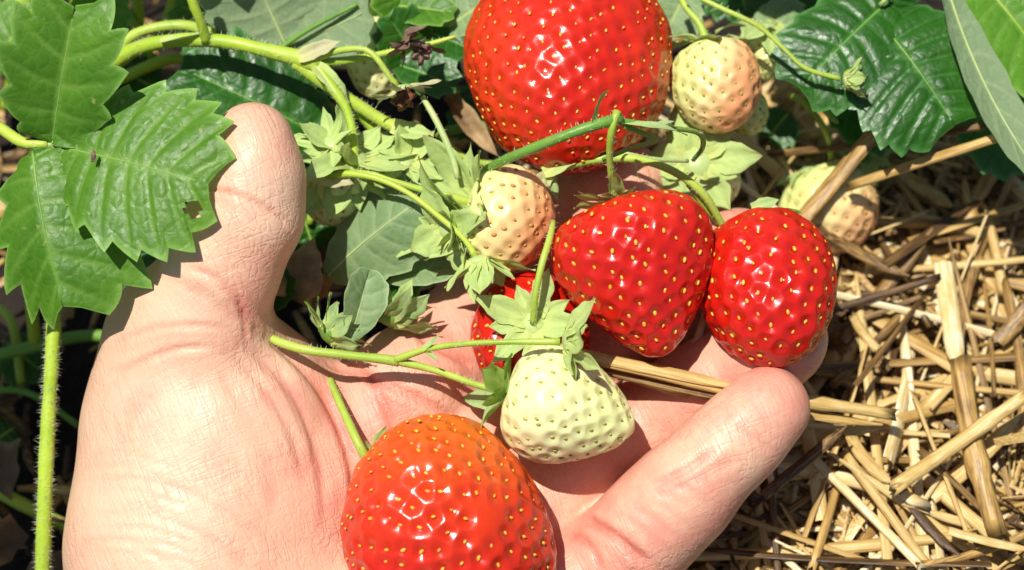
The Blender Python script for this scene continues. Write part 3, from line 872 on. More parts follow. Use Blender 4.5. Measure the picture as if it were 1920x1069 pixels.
# b: heart shaped, hanging in the middle of the fingers
b_root, bc, bA, br = strawberry('strawberry', 'heart-shaped red strawberry pointing down, hanging in the middle of the fingers', V(1163, 386, -0.05), V(1240, 668, 0.55), 1.50, M['red'], M['seed_yellow'], 205, 'heart',
    ratio=0.95, ripe=ripe_dir((0.2, -1, 0.1), 0.78, 1.1), res=(300, 200), pit=0.178, lump=0.03, seed_size=1.05, sd=21)
calyx(b_root, V(1160, 378, -0.1), (-0.1, 1, -0.25), 12, 0.95, 0.30, 1.55, M['sepal'], M['stem_pale'], 0.26, curl=-0.15, jitter=0.3, sd=5)

# c: right, held by ring and middle finger
c_root, *_ = strawberry('strawberry', 'shiny red strawberry resting on the ring fingertip, rightmost of the red ones', V(1418, 440, -0.85), V(1464, 674, 0.85), 1.30, M['red'], M['seed_yellow'], 180, 'wide',
    ratio=1.0, ripe=ripe_dir((0.1, -1, 0.1), 0.84, 1.0), res=(280, 190), pit=0.178, lump=0.03, seed_size=1.0, sd=33)
calyx(c_root, V(1413, 424, -0.8), (-0.2, 0.9, -0.55), 10, 0.75, 0.35, 1.7, M['sepal_green'], M['stem_green'], 0.22, curl=-0.1, sd=6)

# d: behind, half covered by its own pale sepals
d_root, *_ = strawberry('strawberry', 'red strawberry half hidden behind pale green sepals on the index finger', V(1000, 604, 0.15), V(985, 645, -1.95), 1.14, M['red'], M['seed_yellow'], 130, 'round',
    ratio=1.0, ripe=lambda v, s: 0.85 + 0.1 * s, res=(200, 120), pit=0.178, lump=0.03, seed_size=1.0, sd=41)

# e: front, in the palm, orange shoulder
def e_warp(p):
    c = V(856, 985, 1.1); y = p[..., 1] - c[1]; q = p.copy()
    q[..., 0] = c[0] + (p[..., 0] - c[0]) * (1.0 - 0.16 * np.clip(y / 2.0, -0.4, 1.2)) - 0.10 * y
    return q
e_root, *_ = strawberry('strawberry', 'large glossy strawberry with an orange top, lying in the palm at the bottom', V(785, 1000, -0.15), V(920, 968, 2.55), 1.95, M['red'], M['seed_yellow'], 310, 'round',
    ratio=1.1, hint=(0, 1, 0), warp=e_warp, ripe=ripe_dir((-0.1, -1.0, 0.15), 0.05, 1.15), res=(340, 220), pit=0.19, lump=0.03, seed_size=1.0, sd=51)
calyx(e_root, V(778, 998, -0.2), (-0.75, 0.15, -0.6), 11, 1.15, 0.5, 1.35, M['sepal_green'], M['stem_green'], 0.3, curl=-0.15, jitter=0.3, sd=8)

# f: the white one in the palm
f_root, *_ = strawberry('strawberry', 'unripe white-green strawberry lying in the palm above the pinky', V(955, 735, 0.45), V(1190, 805, 0.75), 1.14, M['white_berry'], M['seed_green'], 165, 'cone',
    ratio=1.0, ripe=lambda v, s: 0.55 + 0.18 * np.sin(v[:, 0] * 2.1 + 1) , res=(260, 170), lumpy=0.010, pit=0.153, lump=0.03, seed_size=0.85, sd=61, group='strawberries')
calyx(f_root, V(952, 733, 0.42), (-1, 0.25, 0.05), 8, 1.05, 0.55, 1.1, M['sepal_green'], M['stem_green'], 0.25, curl=0.15, jitter=0.3, sd=9, phase=0.4)

# g: blushing one in the centre
g_root, *_ = strawberry('strawberry', 'peach-blushed unripe strawberry between the thumb and the heart-shaped red one', V(892, 400, -0.75), V(1035, 425, -0.25), 1.07, M['blush_berry'], M['seed_brown'], 125, 'round',
    ratio=1.0, ripe=ripe_dir((1, -0.3, 0.3), 0.0, 0.95), res=(220, 150), lumpy=0.010, pit=0.135, lump=0.05, seed_size=1.0, sd=71)
calyx(g_root, V(888, 385, -0.7), (-0.75, 0.15, 0.65), 12, 1.45, 0.55, 1.05, M['sepal'], M['stem_pale'], 0.3, curl=0.1, jitter=0.3, sd=12)
calyx(g_root, V(862, 405, -0.55), (-0.9, -0.3, 0.6), 9, 1.15, 0.66, 1.0, M['sepal'], M['stem_pale'], 0.27, curl=0.12, jitter=0.4, sd=112)

# h: white and peach, right of the large one
h_root, *_ = strawberry('strawberry', 'pale white strawberry with a peach right cheek beside the largest red one', V(1325, 88, -1.8), V(1362, 246, -1.3), 0.90, M['blush_berry'], M['seed_green'], 125, 'round',
    ratio=1.0, ripe=ripe_dir((1, -0.35, 0.1), -0.15, 1.15), res=(200, 140), lumpy=0.010, pit=0.153, lump=0.03, seed_size=0.85, sd=81)
calyx(h_root, V(1325, 82, -1.8), (0.0, 1, 0.15), 12, 0.95, 0.36, 1.5, M['sepal'], M['stem_pale'], 0.25, curl=0.0, jitter=0.3, sd=14)

# i: white, behind the stems at the top
i_root, *_ = strawberry('strawberry', 'unripe white strawberry in the shade behind the stems, below the top edge', V(700, 38, -3.4), V(706, 185, -3.0), 0.62, M['white_berry'], M['seed_green'], 95, 'round',
    ripe=lambda v, s: 0.45 + 0.1 * s, res=(140, 100), lumpy=0.010, pit=0.153, seed_size=0.8, sd=91)
calyx(i_root, V(700, 32, -3.4), (0, 1, 0.2), 9, 0.7, 0.3, 1.4, M['sepal_green'], M['stem_green'], 0.2, sd=15)

# j: on the straw, right
j_root, *_ = strawberry('strawberry', 'small unripe strawberry lying under crossed straws, pink dotted on one side', V(1520, 328, -4.35), V(1605, 465, -3.9), 1.02, M['blush_berry'], M['seed_brown'], 120, 'round',
    ripe=ripe_dir((1, -0.8, 0.2), -0.1, 0.85), res=(160, 110), lumpy=0.010, pit=0.144, seed_size=0.9, sd=101)
calyx(j_root, V(1516, 320, -4.4), (-0.3, 0.9, 0.1), 9, 0.8, 0.35, 1.65, M['sepal'], M['stem_pale'], 0.25, curl=-0.1, sd=16)

# k: small, behind h
k_root, *_ = strawberry('strawberry', 'small green-white strawberry tucked behind the peach-cheeked one, under a pale calyx', V(1440, 60, -3.0), V(1432, 150, -2.8), 0.46, M['white_berry'], M['seed_green'], 70, 'round',
    ripe=lambda v, s: 0.3 + 0.1 * s, res=(120, 80), lumpy=0.010, pit=0.153, seed_size=0.75, sd=111)
calyx(k_root, V(1440, 50, -2.9), (0.1, 1, 0.35), 11, 0.95, 0.48, 1.75, M['sepal'], M['stem_pale'], 0.2, curl=-0.2, sd=17)

# l: yellow green, under a big calyx beside the thumb
l_root, *_ = strawberry('strawberry', 'young yellow-green strawberry under a spreading calyx beside the thumb tip', V(655, 300, -1.0), V(600, 415, -1.9), 0.62, M['white_berry'], M['seed_brown'], 80, 'round',
    ripe=lambda v, s: 0.15 + 0.25 * s, res=(140, 100), lumpy=0.010, pit=0.153, seed_size=0.85, sd=121)
calyx(l_root, V(663, 296, -0.9), (0.25, 0.75, 0.65), 13, 1.25, 0.5, 1.25, M['sepal'], M['stem_pale'], 0.32, curl=0.1, jitter=0.4, sd=18)
calyx(l_root, V(655, 305, -1.0), (0.1, 0.4, 0.9), 11, 1.2, 0.55, 1.6, M['sepal'], M['stem_pale'], 0.30, curl=-0.15, jitter=0.4, sd=118)

# n: seen from its calyx, right of the index fingertip
n_root, *_ = strawberry('strawberry', 'small white strawberry almost covered by its broad yellow-green calyx, beside the index fingertip', V(1312, 318, -1.9), V(1340, 372, -3.0), 0.66, M['white_berry'], M['seed_green'], 70, 'round',
    ripe=lambda v, s: 0.6 + 0.1 * s, res=(120, 80), lumpy=0.010, pit=0.135, seed_size=0.8, sd=131)
calyx(n_root, V(1305, 305, -1.75), (-0.15, 0.2, 1.0), 13, 1.05, 0.6, 1.45, M['sepal'], M['stem_pale'], 0.34, curl=-0.1, jitter=0.3, sd=19)

# o: sliver below h
o_root, *_ = strawberry('strawberry', 'tiny green strawberry peeping out below the peach-cheeked one', V(1395, 175, -3.2), V(1412, 255, -3.0), 0.42, M['white_berry'], M['seed_green'], 50, 'round',
    ripe=lambda v, s: 0.2 + 0.1 * s, res=(100, 70), lumpy=0.010, pit=0.144, seed_size=0.7, sd=141)

for at_, d_, n_, L_, W_ in (((700, 865, 0.55), (0.35, 1, 0.5), (0.2, -0.3, 1), 0.85, 0.30), ((708, 860, 0.5), (0.75, 1, 0.6), (0.2, -0.3, 1), 0.75, 0.26), ((690, 870, 0.5), (-0.1, 1, 0.5), (0.3, -0.3, 1), 0.6, 0.22),
                            ((672, 945, 0.1), (-0.75, 0.6, 0.3), (0.3, 0.4, 1), 0.55, 0.28), ((668, 985, 0.1), (-1, 0.1, 0.3), (0.3, 0.2, 1), 0.5, 0.25), ((668, 1010, 0.1), (-0.8, -0.7, 0.2), (0.3, 0.2, 1), 0.6, 0.3)):
    P, f, a_ = sepal_mesh(V(*at_), d_, n_, L_, W_, 0.25, 0.4, 0.3)
    obj('sepal', P, f, M['sepal_green'], e_root, a_)
# ------------------------------------------------------------------ fruit stems (trusses), buds and spent flowers
def path(*pts): return [V(*p) for p in pts]
def bract(root, at, d, nrm, L, W, mat, curl=0.5, sd=0, tipcurl=0.0, name='bract', tw=0.2):
    P, f, a = sepal_mesh(V(*at), d, nrm, L, W, curl, 0.4, tw, tipcurl=tipcurl)
    return obj(name, P, f, mat, root, a)

# main truss: thick runner from the left, forking above the thumb
t = empty('fruit_truss', V(205, 130, -2.2), 'thick yellow-green fruit stem arching in from the left and forking above the thumb', 'stem')
stem_part(t, path((190, 150, -2.6), (215, 118, -2.2), (260, 90, -1.8), (330, 76, -1.5), (420, 78, -1.3), (500, 95, -1.15), (570, 112, -1.0), (600, 122, -0.95)), [0.15, 0.16, 0.15, 0.14, 0.14, 0.15, 0.18, 0.17], M['stem_bright'], hair=500, sd=1)
stem_part(t, path((215, 118, -2.4), (235, 78, -2.4), (280, 55, -2.3), (345, 48, -2.3), (400, 62, -2.0)), [0.13, 0.12, 0.11, 0.11, 0.10], M['stem'], name='side_stem', hair=150, sd=2)
stem_part(t, path((590, 118, -0.95), (620, 160, -0.8), (650, 205, -0.75), (663, 260, -0.75), (665, 305, -0.85)), [0.13, 0.11, 0.09, 0.085, 0.09], M['stem_bright'], name='fruit_stalk', hair=160, sd=3)
stem_part(t, path((555, 115, -1.05), (600, 150, -1.05), (660, 190, -1.15), (720, 228, -1.2), (770, 248, -1.2), (800, 256, -1.2)), [0.15, 0.14, 0.12, 0.12, 0.13, 0.06], M['stem_bright'], name='side_stem', hair=260, sd=4)
stem_part(t, path((580, 135, -1.2), (640, 185, -1.4), (690, 230, -1.5), (735, 285, -1.6)), [0.12, 0.11, 0.10, 0.09], M['stem_bright'], name='side_stem', hair=130, sd=5)
stem_part(t, path((590, 112, -0.9), (630, 96, -0.75), (680, 92, -0.6), (705, 108, -0.55), (728, 140, -0.55), (745, 162, -0.6)), [0.085, 0.065, 0.06, 0.06, 0.06, 0.075], M['stem'], name='fruit_stalk', hair=120, sd=6)
stem_part(t, path((600, 118, -1.0), (660, 112, -1.0), (740, 96, -1.0), (800, 84, -1.0), (855, 68, -0.95)), [0.10, 0.075, 0.06, 0.055, 0.03], M['stem_bright'], name='side_stem', hair=100, sd=7)
bract(t, (560, 108, -0.85), (1, 0.35, 0.2), (0, 0.2, 1), 0.9, 0.32, M['sepal_dry'], 0.2)
bract(t, (590, 122, -0.8), (0.9, -0.9, 0.1), (0.3, 0.3, 1), 1.0, 0.34, M['sepal'], -0.2)
bract(t, (735, 238, -1.0), (1, -0.25, 0.15), (0, 0.4, 1), 0.85, 0.38, M['sepal'], 0.15, tipcurl=0.5)
bract(t, (300, 80, -1.35), (1, 0.18, 0.2), (0, 1, 0.5), 0.9, 0.3, M['sepal'], 0.1)
stem_part(t, path((765, 248, -1.2), (795, 275, -1.15), (825, 300, -1.1), (850, 335, -1.05)), [0.075, 0.06, 0.055, 0.06], M['stem'], name='fruit_stalk', hair=80, sd=8)
stem_part(t, path((775, 262, -1.25), (800, 285, -1.3), (830, 325, -1.35), (850, 360, -1.3)), [0.06, 0.05, 0.05, 0.05], M['stem'], name='fruit_stalk')

v_ = empty('upright_stem', V(385, 78, -1.2), 'bright straight stem dropping from the top edge onto the thick stem above the thumb', 'stem')
stem_part(v_, path((345, -60, -0.6), (362, 5, -0.8), (376, 40, -1.0), (388, 80, -1.3)), [0.10, 0.10, 0.10, 0.11], M['stem_bright'], hair=120, sd=9)

g_ = empty('fallen_stalk', V(848, 300, -0.5), 'dull grey-green stalk leaning from the withered calyx to the peach-blushed berry', 'stem')
stem_part(g_, path((792, 182, -0.7), (812, 215, -0.55), (832, 255, -0.5), (850, 300, -0.5), (858, 335, -0.5)), [0.05, 0.06, 0.065, 0.07, 0.05], M['stem_pale'], hair=40)

p_ = empty('fruit_truss', V(590, 330, -0.6), 'pair of slender stalks from beside the thumb to the pale bud and blushed berry', 'stem')
stem_part(p_, path((585, 350, -0.75), (600, 328, -0.6), (650, 324, -0.45), (700, 328, -0.35), (770, 350, -0.35), (830, 366, -0.4), (885, 382, -0.5)), [0.05, 0.07, 0.065, 0.06, 0.065, 0.075, 0.10], M['stem'], hair=110, sd=10)
stem_part(p_, path((600, 335, -0.55), (650, 326, -0.3), (710, 336, -0.15), (770, 365, -0.02), (830, 412, 0.1), (870, 448, 0.15), (892, 482, 0.15)), [0.07, 0.065, 0.06, 0.055, 0.055, 0.055, 0.07], M['stem_bright'], name='fruit_stalk', hair=110, sd=11)
bract(p_, (590, 325, -0.5), (1, -0.25, 0.3), (0, 0.4, 1), 0.8, 0.45, M['sepal_dry'], -0.2)

q_ = empty('fruit_truss', V(930, 305, 0.0), 'green stem crossing in front of the largest strawberry with a curled bract', 'stem')
stem_part(q_, path((900, 325, -0.7), (940, 303, 0.3), (1020, 270, 1.05), (1090, 243, 1.25), (1140, 228, 1.2), (1165, 222, 1.1)), [0.08, 0.09, 0.095, 0.10, 0.11, 0.09], M['stem_green'], hair=160, sd=12)
stem_part(q_, path((1150, 226, 1.1), (1200, 232, 0.9), (1260, 240, 0.5), (1310, 250, 0.0), (1318, 275, -0.4), (1300, 300, -0.9)), [0.075, 0.055, 0.05, 0.05, 0.05, 0.045], M['stem_green'], name='side_stem', hair=60)
stem_part(q_, path((1158, 208, 1.2), (1148, 240, 1.2), (1143, 285, 0.9), (1147, 330, 0.5), (1158, 378, 0.0)), [0.075, 0.07, 0.065, 0.07, 0.085], M['stem'], name='fruit_stalk', hair=90, sd=13)
stem_part(q_, path((1170, 236, 1.0), (1230, 262, 0.6), (1190, 275, 0.3), (1130, 300, 0.0)), [0.05, 0.045, 0.04, 0.04], M['stem_green'], name='side_stem')
bract(q_, (1112, 235, 1.25), (-0.05, 1, 0.15), (1, 0.1, 0.4), 0.85, 0.22, M['sepal_green'], 0.9, tipcurl=0.9)
bract(q_, (1170, 232, 1.1), (1, -0.12, -0.1), (0.1, 1, 0.6), 1.2, 0.26, M['sepal_green'], -0.05)
bract(q_, (1200, 240, 0.9), (1, 0.25, -0.3), (0.1, 1, 0.6), 0.7, 0.22, M['sepal_green'], -0.2)

r_ = empty('fruit_truss', V(1040, 325, -0.7), 'light green stalks sweeping across the index fingertip down to the rightmost red berry', 'stem')
stem_part(r_, path((985, 345, -1.2), (1040, 320, -0.75), (1110, 300, -0.5), (1190, 298, -0.45), (1260, 320, -0.5), (1315, 360, -0.6), (1345, 405, -0.8), (1360, 435, -1.0)), [0.06, 0.08, 0.085, 0.08, 0.08, 0.08, 0.075, 0.06], M['stem'], hair=170, sd=14)
stem_part(r_, path((1030, 330, -0.9), (1090, 292, -0.8), (1150, 285, -0.75), (1220, 298, -0.8), (1290, 302, -1.2)), [0.06, 0.055, 0.05, 0.05, 0.04], M['stem_pale'], name='side_stem', hair=70)
stem_part(r_, path((1290, 345, -0.7), (1320, 385, -0.9), (1345, 415, -1.1), (1365, 430, -1.4)), [0.055, 0.05, 0.05, 0.05], M['stem_bright'], name='fruit_stalk')
bract(r_, (1020, 325, -0.7), (1, 0.55, 0.3), (0, 0.3, 1), 0.95, 0.34, M['sepal'], -0.1)
bract(r_, (1025, 325, -0.8), (0.3, -1, 0.3), (0.7, 0.2, 1), 0.6, 0.3, M['sepal_green'], 0.3)
bract(r_, (1030, 330, -0.75), (-0.6, -0.5, 0.4), (0.0, 0.3, 1), 0.5, 0.3, M['sepal_dry'], 0.3)
bract(r_, (1190, 305, -0.35), (0.0, -1, 0.3), (1, 0.2, 0.3), 0.45, 0.10, M['sepal_green'], 0.8)
bract(r_, (1410, 392, -1.1), (1, 0.35, 0.2), (0, 0.3, 1), 0.55, 0.28, M['sepal_green'], -0.1)

s_ = empty('fruit_stalk', V(1325, 82, -1.75), 'short green stalk from the top edge to the peach-cheeked white berry', 'stem')
stem_part(s_, path((1262, -40, -2.3), (1285, 12, -2.0), (1312, 45, -1.85), (1326, 84, -1.75)), [0.07, 0.07, 0.07, 0.10], M['stem'], hair=70)

u_ = empty('flower_bud', V(1580, 148, -1.3), 'closed green flower bud on a long thin stalk before the dark round leaf', 'flower bud')
stem_part(u_, path((1280, -20, -1.5), (1345, 12, -1.3), (1420, 48, -1.2), (1468, 90, -1.2), (1510, 128, -1.2), (1575, 148, -1.2)), [0.05, 0.05, 0.048, 0.045, 0.045, 0.055], M['stem'], name='stalk', hair=150, sd=15)
calyx(u_, V(1585, 150, -1.2), (-1, -0.05, -0.1), 10, 0.55, 0.26, 2.55, M['sepal'], M['stem_pale'], 0.14, curl=0.45, jitter=0.12, sd=31, name='bud_cup')
vv, ff, aa = tube(path((1583, 150, -1.2), (1600, 150, -1.2), (1616, 152, -1.2), (1622, 152, -1.2)), [0.09, 0.14, 0.09, 0.03], sides=10)
obj('petal_tip', vv, ff, M['stem_pale'], u_, aa)

w_ = empty('ground_stalk', V(1560, 300, -4.0), 'pair of pale curved stalks dipping to the small berry under the straws', 'stem')
stem_part(w_, path((1480, 178, -3.8), (1510, 195, -3.4), (1542, 235, -3.3), (1556, 270, -3.6), (1560, 310, -4.0)), [0.06, 0.07, 0.07, 0.07, 0.07], M['stem'], hair=60)
stem_part(w_, path((1490, 160, -3.9), (1520, 180, -3.4), (1560, 222, -3.2), (1590, 260, -3.4), (1615, 300, -3.9)), [0.06, 0.065, 0.065, 0.06, 0.06], M['stem'], name='side_stem', hair=60)

gc = empty('spent_calyx', V(1625, 300, -3.9), 'small green calyx lying between the crossing straws at the right', 'calyx')
calyx(gc, V(1622, 298, -3.8), (-0.1, 0.5, 0.9), 8, 0.62, 0.36, 1.4, M['sepal_green'], M['stem_green'], 0.15, jitter=0.4, sd=32)

x_ = empty('berry_stalk', V(1000, 606, 0.35), 'upright green stalk rising from the half hidden red berry', 'stem')
stem_part(x_, path((1038, 415, 0.2), (1030, 450, 0.55), (1015, 500, 0.75), (1004, 555, 0.7), (1000, 606, 0.35)), [0.05, 0.065, 0.065, 0.06, 0.075], M['stem'], hair=110, sd=16)
calyx(d_root, V(1000, 606, 0.28), (0.0, 0.15, 1), 9, 1.05, 0.46, 1.30, M['sepal'], M['stem_pale'], 0.24, curl=-0.12, jitter=0.22, sd=33)

y_ = empty('fruit_truss', V(740, 675, 0.2), 'bright stem lying across the palm and forking towards the white berry', 'stem')
stem_part(y_, path((450, 590, -1.2), (482, 622, 0.0), (560, 653, 0.45), (650, 666, 0.5), (715, 673, 0.45), (748, 678, 0.42)), [0.09, 0.09, 0.085, 0.085, 0.09, 0.10], M['stem'], hair=170, sd=17)
stem_part(y_, path((738, 676, 0.44), (800, 690, 0.42), (850, 706, 0.4), (895, 722, 0.4), (950, 735, 0.4)), [0.085, 0.07, 0.065, 0.065, 0.07], M['stem'], name='fruit_stalk', hair=70, sd=18)
stem_part(y_, path((738, 676, 0.44), (800, 655, 0.75), (870, 645, 1.1), (960, 641, 1.35), (1050, 641, 1.45)), [0.08, 0.06, 0.055, 0.055, 0.07], M['stem'], name='fruit_stalk', hair=90, sd=19)
bract(y_, (795, 655, 0.75), (0.7, 0.55, 0.4), (-0.4, 0.6, 0.7), 0.48, 0.16, M['sepal_green'], 0.2)
bract(y_, (800, 660, 0.75), (0.6, -0.5, 0.3), (0.3, 0.6, 0.7), 0.30, 0.12, M['sepal_green'], 0.1)

# spent flower whose sepals fold to the right, above the white berry
sf = empty('spent_calyx', V(1050, 641, 1.45), 'pale green calyx with folded sepals lying above the white berry', 'calyx')
calyx(sf, V(1062, 636, 1.4), (-1, 0.1, 0.15), 13, 0.85, 0.42, 2.25, M['sepal'], M['stem_pale'], 0.2, curl=0.35, jitter=0.3, sd=34)

# pale hanging bud before the blushing berry
bd = empty('flower_bud', V(892, 482, 0.15), 'pale yellow-green bud with ragged tips hanging before the peach-blushed berry', 'flower bud')
calyx(bd, V(897, 487, 0.15), (-0.25, 1, 0.1), 15, 0.85, 0.36, 2.35, M['sepal'], M['stem_pale'], 0.24, curl=0.15, jitter=0.3, sd=35, name='bud_cup')
vv, ff, aa = tube(path((898, 485, 0.15), (905, 510, 0.15), (908, 535, 0.15)), [0.14, 0.22, 0.14], sides=12)
obj('petal_tip', vv, ff, M['sepal'], bd, {'vein': aa['along'] * 0, 'edge': aa['along'] * 0})

# withered calyx with a brown core, above centre
wc = empty('withered_calyx', V(750, 165, -0.55), 'small withered calyx with a dark brown core hanging left of the largest strawberry', 'calyx')
calyx(wc, V(755, 165, -0.55), (-0.2, 1, 0.1), 9, 0.72, 0.26, 1.85, M['sepal_dry'], M['stem_pale'], 0.2, curl=0.25, jitter=0.45, sd=36)
def blob(name, c, r, mat, parent, sd, n=14, rough=0.35, sq=(1, 1, 1)):
    q = np.random.default_rng(sd); vv_, ff_ = [], []
    for i in range(n + 1):
        th = math.pi * i / n
        for j in range(2 * n):
            ph = math.pi * j / n
            d = np.array([math.sin(th) * math.cos(ph), math.sin(th) * math.sin(ph), math.cos(th)])
            k = 1 + rough * (math.sin(5 * d[0] + sd) * math.sin(6 * d[1] + 2 * sd) + 0.5 * math.sin(11 * d[2] + 9 * d[0]))
            vv_.append(np.array(c) + d * r * k * np.array(sq) + (q.normal(0, 0.06, 3) * r if 0 < i < n else 0))
    for i in range(n):
        for j in range(2 * n):
            ff_.append([i * 2 * n + j, (i + 1) * 2 * n + j, (i + 1) * 2 * n + (j + 1) % (2 * n), i * 2 * n + (j + 1) % (2 * n)])
    return obj(name, np.array(vv_), ff_, mat, parent)
blob('core', V(757, 186, -0.5), 0.19, M['brown_core'], wc, 3)

wf = empty('withered_flower', V(790, 95, -0.85), 'shrivelled grey-brown flower hanging on a stem left of the largest strawberry', 'flower')
calyx(wf, V(778, 82, -0.85), (0.1, 1, 0.3), 7, 0.6, 0.32, 2.0, M['withered'], M['withered'], 0.2, curl=0.6, jitter=0.7, sd=37, sepalname='petal')
blob('core', V(790, 100, -0.8), 0.16, M['withered'], wf, 5, rough=0.5)
calyx(wf, V(760, 78, -0.9), (-0.8, 0.5, 0.3), 6, 0.5, 0.3, 1.9, M['withered'], M['withered'], 0.14, curl=0.8, jitter=0.8, sd=38, sepalname='petal')

# two leafy buds behind the stem on the palm
for (cx, cy, w0, ax_, lab, sd_) in ((612, 628, -0.1, (-0.7, -0.5, 0.3), 'green leafy bud resting on the stem nearest the thumb base', 39), (728, 600, -0.4, (-0.4, -0.8, 0.4), 'green bud with open sepals at the edge of the palm below the folded leaf', 40)):
    nb = empty('flower_bud', V(cx, cy, w0), lab, 'flower bud')
    calyx(nb, V(cx, cy, w0), ax_, 11, 0.85, 0.42, 2.1, M['sepal_green'], M['stem_green'], 0.24, curl=0.25, jitter=0.35, sd=sd_, name='bud_cup')
    calyx(nb, V(cx + 8, cy - 8, w0 + 0.05), ax_, 8, 0.75, 0.36, 2.5, M['sepal'], M['stem_pale'], 0.2, curl=0.2, jitter=0.3, sd=sd_ + 7, name='bud_cup')

# stalk and small leaf of the front berry
z_ = empty('berry_stalk', V(695, 872, 0.6), 'curved green stalk running up the palm from the front strawberry', 'stem')
stem_part(z_, path((612, 690, -0.9), (628, 735, 0.1), (655, 795, 0.75), (675, 838, 1.0), (697, 880, 0.8), (712, 930, 0.2)), [0.05, 0.075, 0.08, 0.085, 0.09, 0.09], M['stem'], hair=120, sd=20)

# hairy petiole on the left
hp = empty('leaf_petiole', V(78, 1100, -2.2), 'tall hairy bright green petiole standing left of the hand', 'stem')
stem_part(hp, path((60, 540, -1.2), (98, 580, -1.0), (98, 660, -0.9), (92, 760, -0.9), (86, 880, -0.9), (82, 1000, -1.0), (78, 1150, -1.3), (74, 1300, -1.7)), [0.13, 0.14, 0.14, 0.14, 0.15, 0.15, 0.155, 0.16], M['stem_bright'], hair=1500, sd=21, hl=0.13)

# dim petioles in the shade of the bed
def ground_stem(lab, pts, r, mat, hair=0, name='leaf_petiole'):
    e = empty(name, pts[0] if not isinstance(pts[0], tuple) else V(*pts[0]), lab, 'stem')
    stem_part(e, [V(*p) if isinstance(p, tuple) else p for p in pts], r, mat, hair=hair, name='stem')
    return e
ground_stem('blurred yellow-green petiole in the top left corner', [(-60, 140, -5.5), (0, 60, -5.0), (60, -20, -4.6)], 0.2, M['stem_bright'])
ground_stem('dim petiole standing upright behind the upper left leaf', [(60, 180, -6.5), (85, 60, -5.8), (110, -40, -5.2)], 0.19, M['stem_bright'])
ground_stem('short blurred petiole beside the bright young leaf at the top left', [(290, 90, -5.0), (318, 30, -4.8), (340, -40, -4.4)], 0.14, M['stem_bright'])
ground_stem('blurred stem crossing behind the bright young leaf', [(190, -30, -4.6), (240, 30, -4.4), (285, 110, -4.6)], 0.09, M['stem'])
ground_stem('green stem entering from the left edge to the jagged leaf', [(-60, 200, 0.3), (0, 240, 0.6), (45, 268, 0.8), (90, 270, 0.9)], [0.11, 0.11, 0.10, 0.08], M['stem_bright'], 60)
ground_stem('dim lying stem crossing behind the hairy petiole', [(-60, 680, -4.3), (40, 655, -4.2), (160, 630, -4.4), (260, 640, -4.6)], 0.13, M['stem_green'])
ground_stem('thick dim stem below the jagged leaf left of the hand', [(65, 640, -4.2), (58, 560, -3.6), (50, 480, -3.0)], 0.13, M['stem_bright'])
ground_stem('lying green runner at the lower left edge under the petiole', [(-60, 900, -4.0), (0, 925, -3.8), (60, 955, -3.8), (135, 990, -3.9), (220, 1010, -4.0)], 0.14, M['stem_bright'])
ground_stem('thin stem leaning in shade left of the thumb base', [(0, 730, -4.6), (60, 740, -4.6), (150, 800, -4.5)], 0.07, M['stem_green'])
ground_stem('dark green stalk in the gap below the withered calyx', [(840, 245, -3.5), (880, 238, -3.2), (930, 235, -3.0)], 0.1, M['stem_green'])

for (cx, cy, w0, ax_, n_, L_, W_, lab, sd_) in ((838, 432, -0.25, (-0.5, -0.2, 0.9), 8, 0.8, 0.55, 'broad pale green calyx left of the peach-blushed berry', 71), (762, 300, -1.0, (0.3, 0.5, 0.8), 9, 0.7, 0.34, 'small pale calyx below the forked stem, left of the pointed sepals', 72),
                                           (618, 268, -0.7, (-0.3, 0.6, 0.8), 9, 0.75, 0.3, 'narrow pale sepals just right of the thumb tip', 73)):
    nb = empty('spent_calyx', V(cx, cy, w0), lab, 'calyx')
    calyx(nb, V(cx, cy, w0), ax_, n_, L_, W_, 1.25, M['sepal'], M['stem_pale'], 0.2, curl=0.1, jitter=0.45, sd=sd_)
# ------------------------------------------------------------------ leaves
def leaf(label, group=None, at=(0, 0, 0)):
    return empty('strawberry_leaf', V(*at), label, 'leaf', group)

# jagged fresh leaf at the left: three leaflets on one petiole end
lf = leaf('fresh green jagged leaf of three leaflets at the left, touching the thumb', at=(100, 270, 0.9))
add_leaflet(lf, V(98, 268, 0.95), V(140, 12, 1.75), 0.92, (0.1, 0.30, 1), M['leaf_fresh'], M['stem_green'], nv=5, tooth=0.40, arch=0.2, fold=0.25, puff=0.035, wave=0.12, sd=4, tipround=0.5)
add_leaflet(lf, V(112, 276, 0.95), V(392, 345, 1.9), 1.48, (0.1, 0.15, 1), M['leaf_fresh'], M['stem_green'], nv=8, tooth=0.18, arch=0.25, fold=-0.10, puff=0.033, wave=0.08, sd=7, tipround=0.62,
            bite=[(V(362, 392, 1.85), 0.16)])
add_leaflet(lf, V(60, 280, 0.95), V(122, 575, 1.3), 1.22, (-0.25, 0.1, 1), M['leaf_fresh'], M['stem_green'], nv=6, tooth=0.32, arch=0.3, fold=-0.40, puff=0.035, wave=0.12, sd=9, asym=0.25, tipround=0.7)
vv, ff, aa = tube(path((90, 272, 0.85), (104, 268, 0.92), (118, 276, 0.98)), 0.07, sides=8); obj('petiole', vv, ff, M['stem_pale'], lf, aa)
db = blob('debris', V(175, 292, 1.62), 0.07, M['withered'], None, 8, n=8, sq=(0.6, 1.7, 0.6)); db.name = 'plant_crumb'
tag(db, 'tiny brown crumb lying on the jagged leaf', 'crumb')

# dark leaf right behind the thumb
lf = leaf('dark green leaf standing right behind the thumb tip', at=(610, 270, -1.6))
add_leaflet(lf, V(625, 268, -2.3), V(338, 128, -2.1), 1.10, (-0.05, 0.35, 0.95), M['leaf_dark'], M['stem_green'], nv=7, tooth=0.15, arch=0.2, fold=0.10, puff=0.035, wave=0.08, sd=13, tipround=0.65)

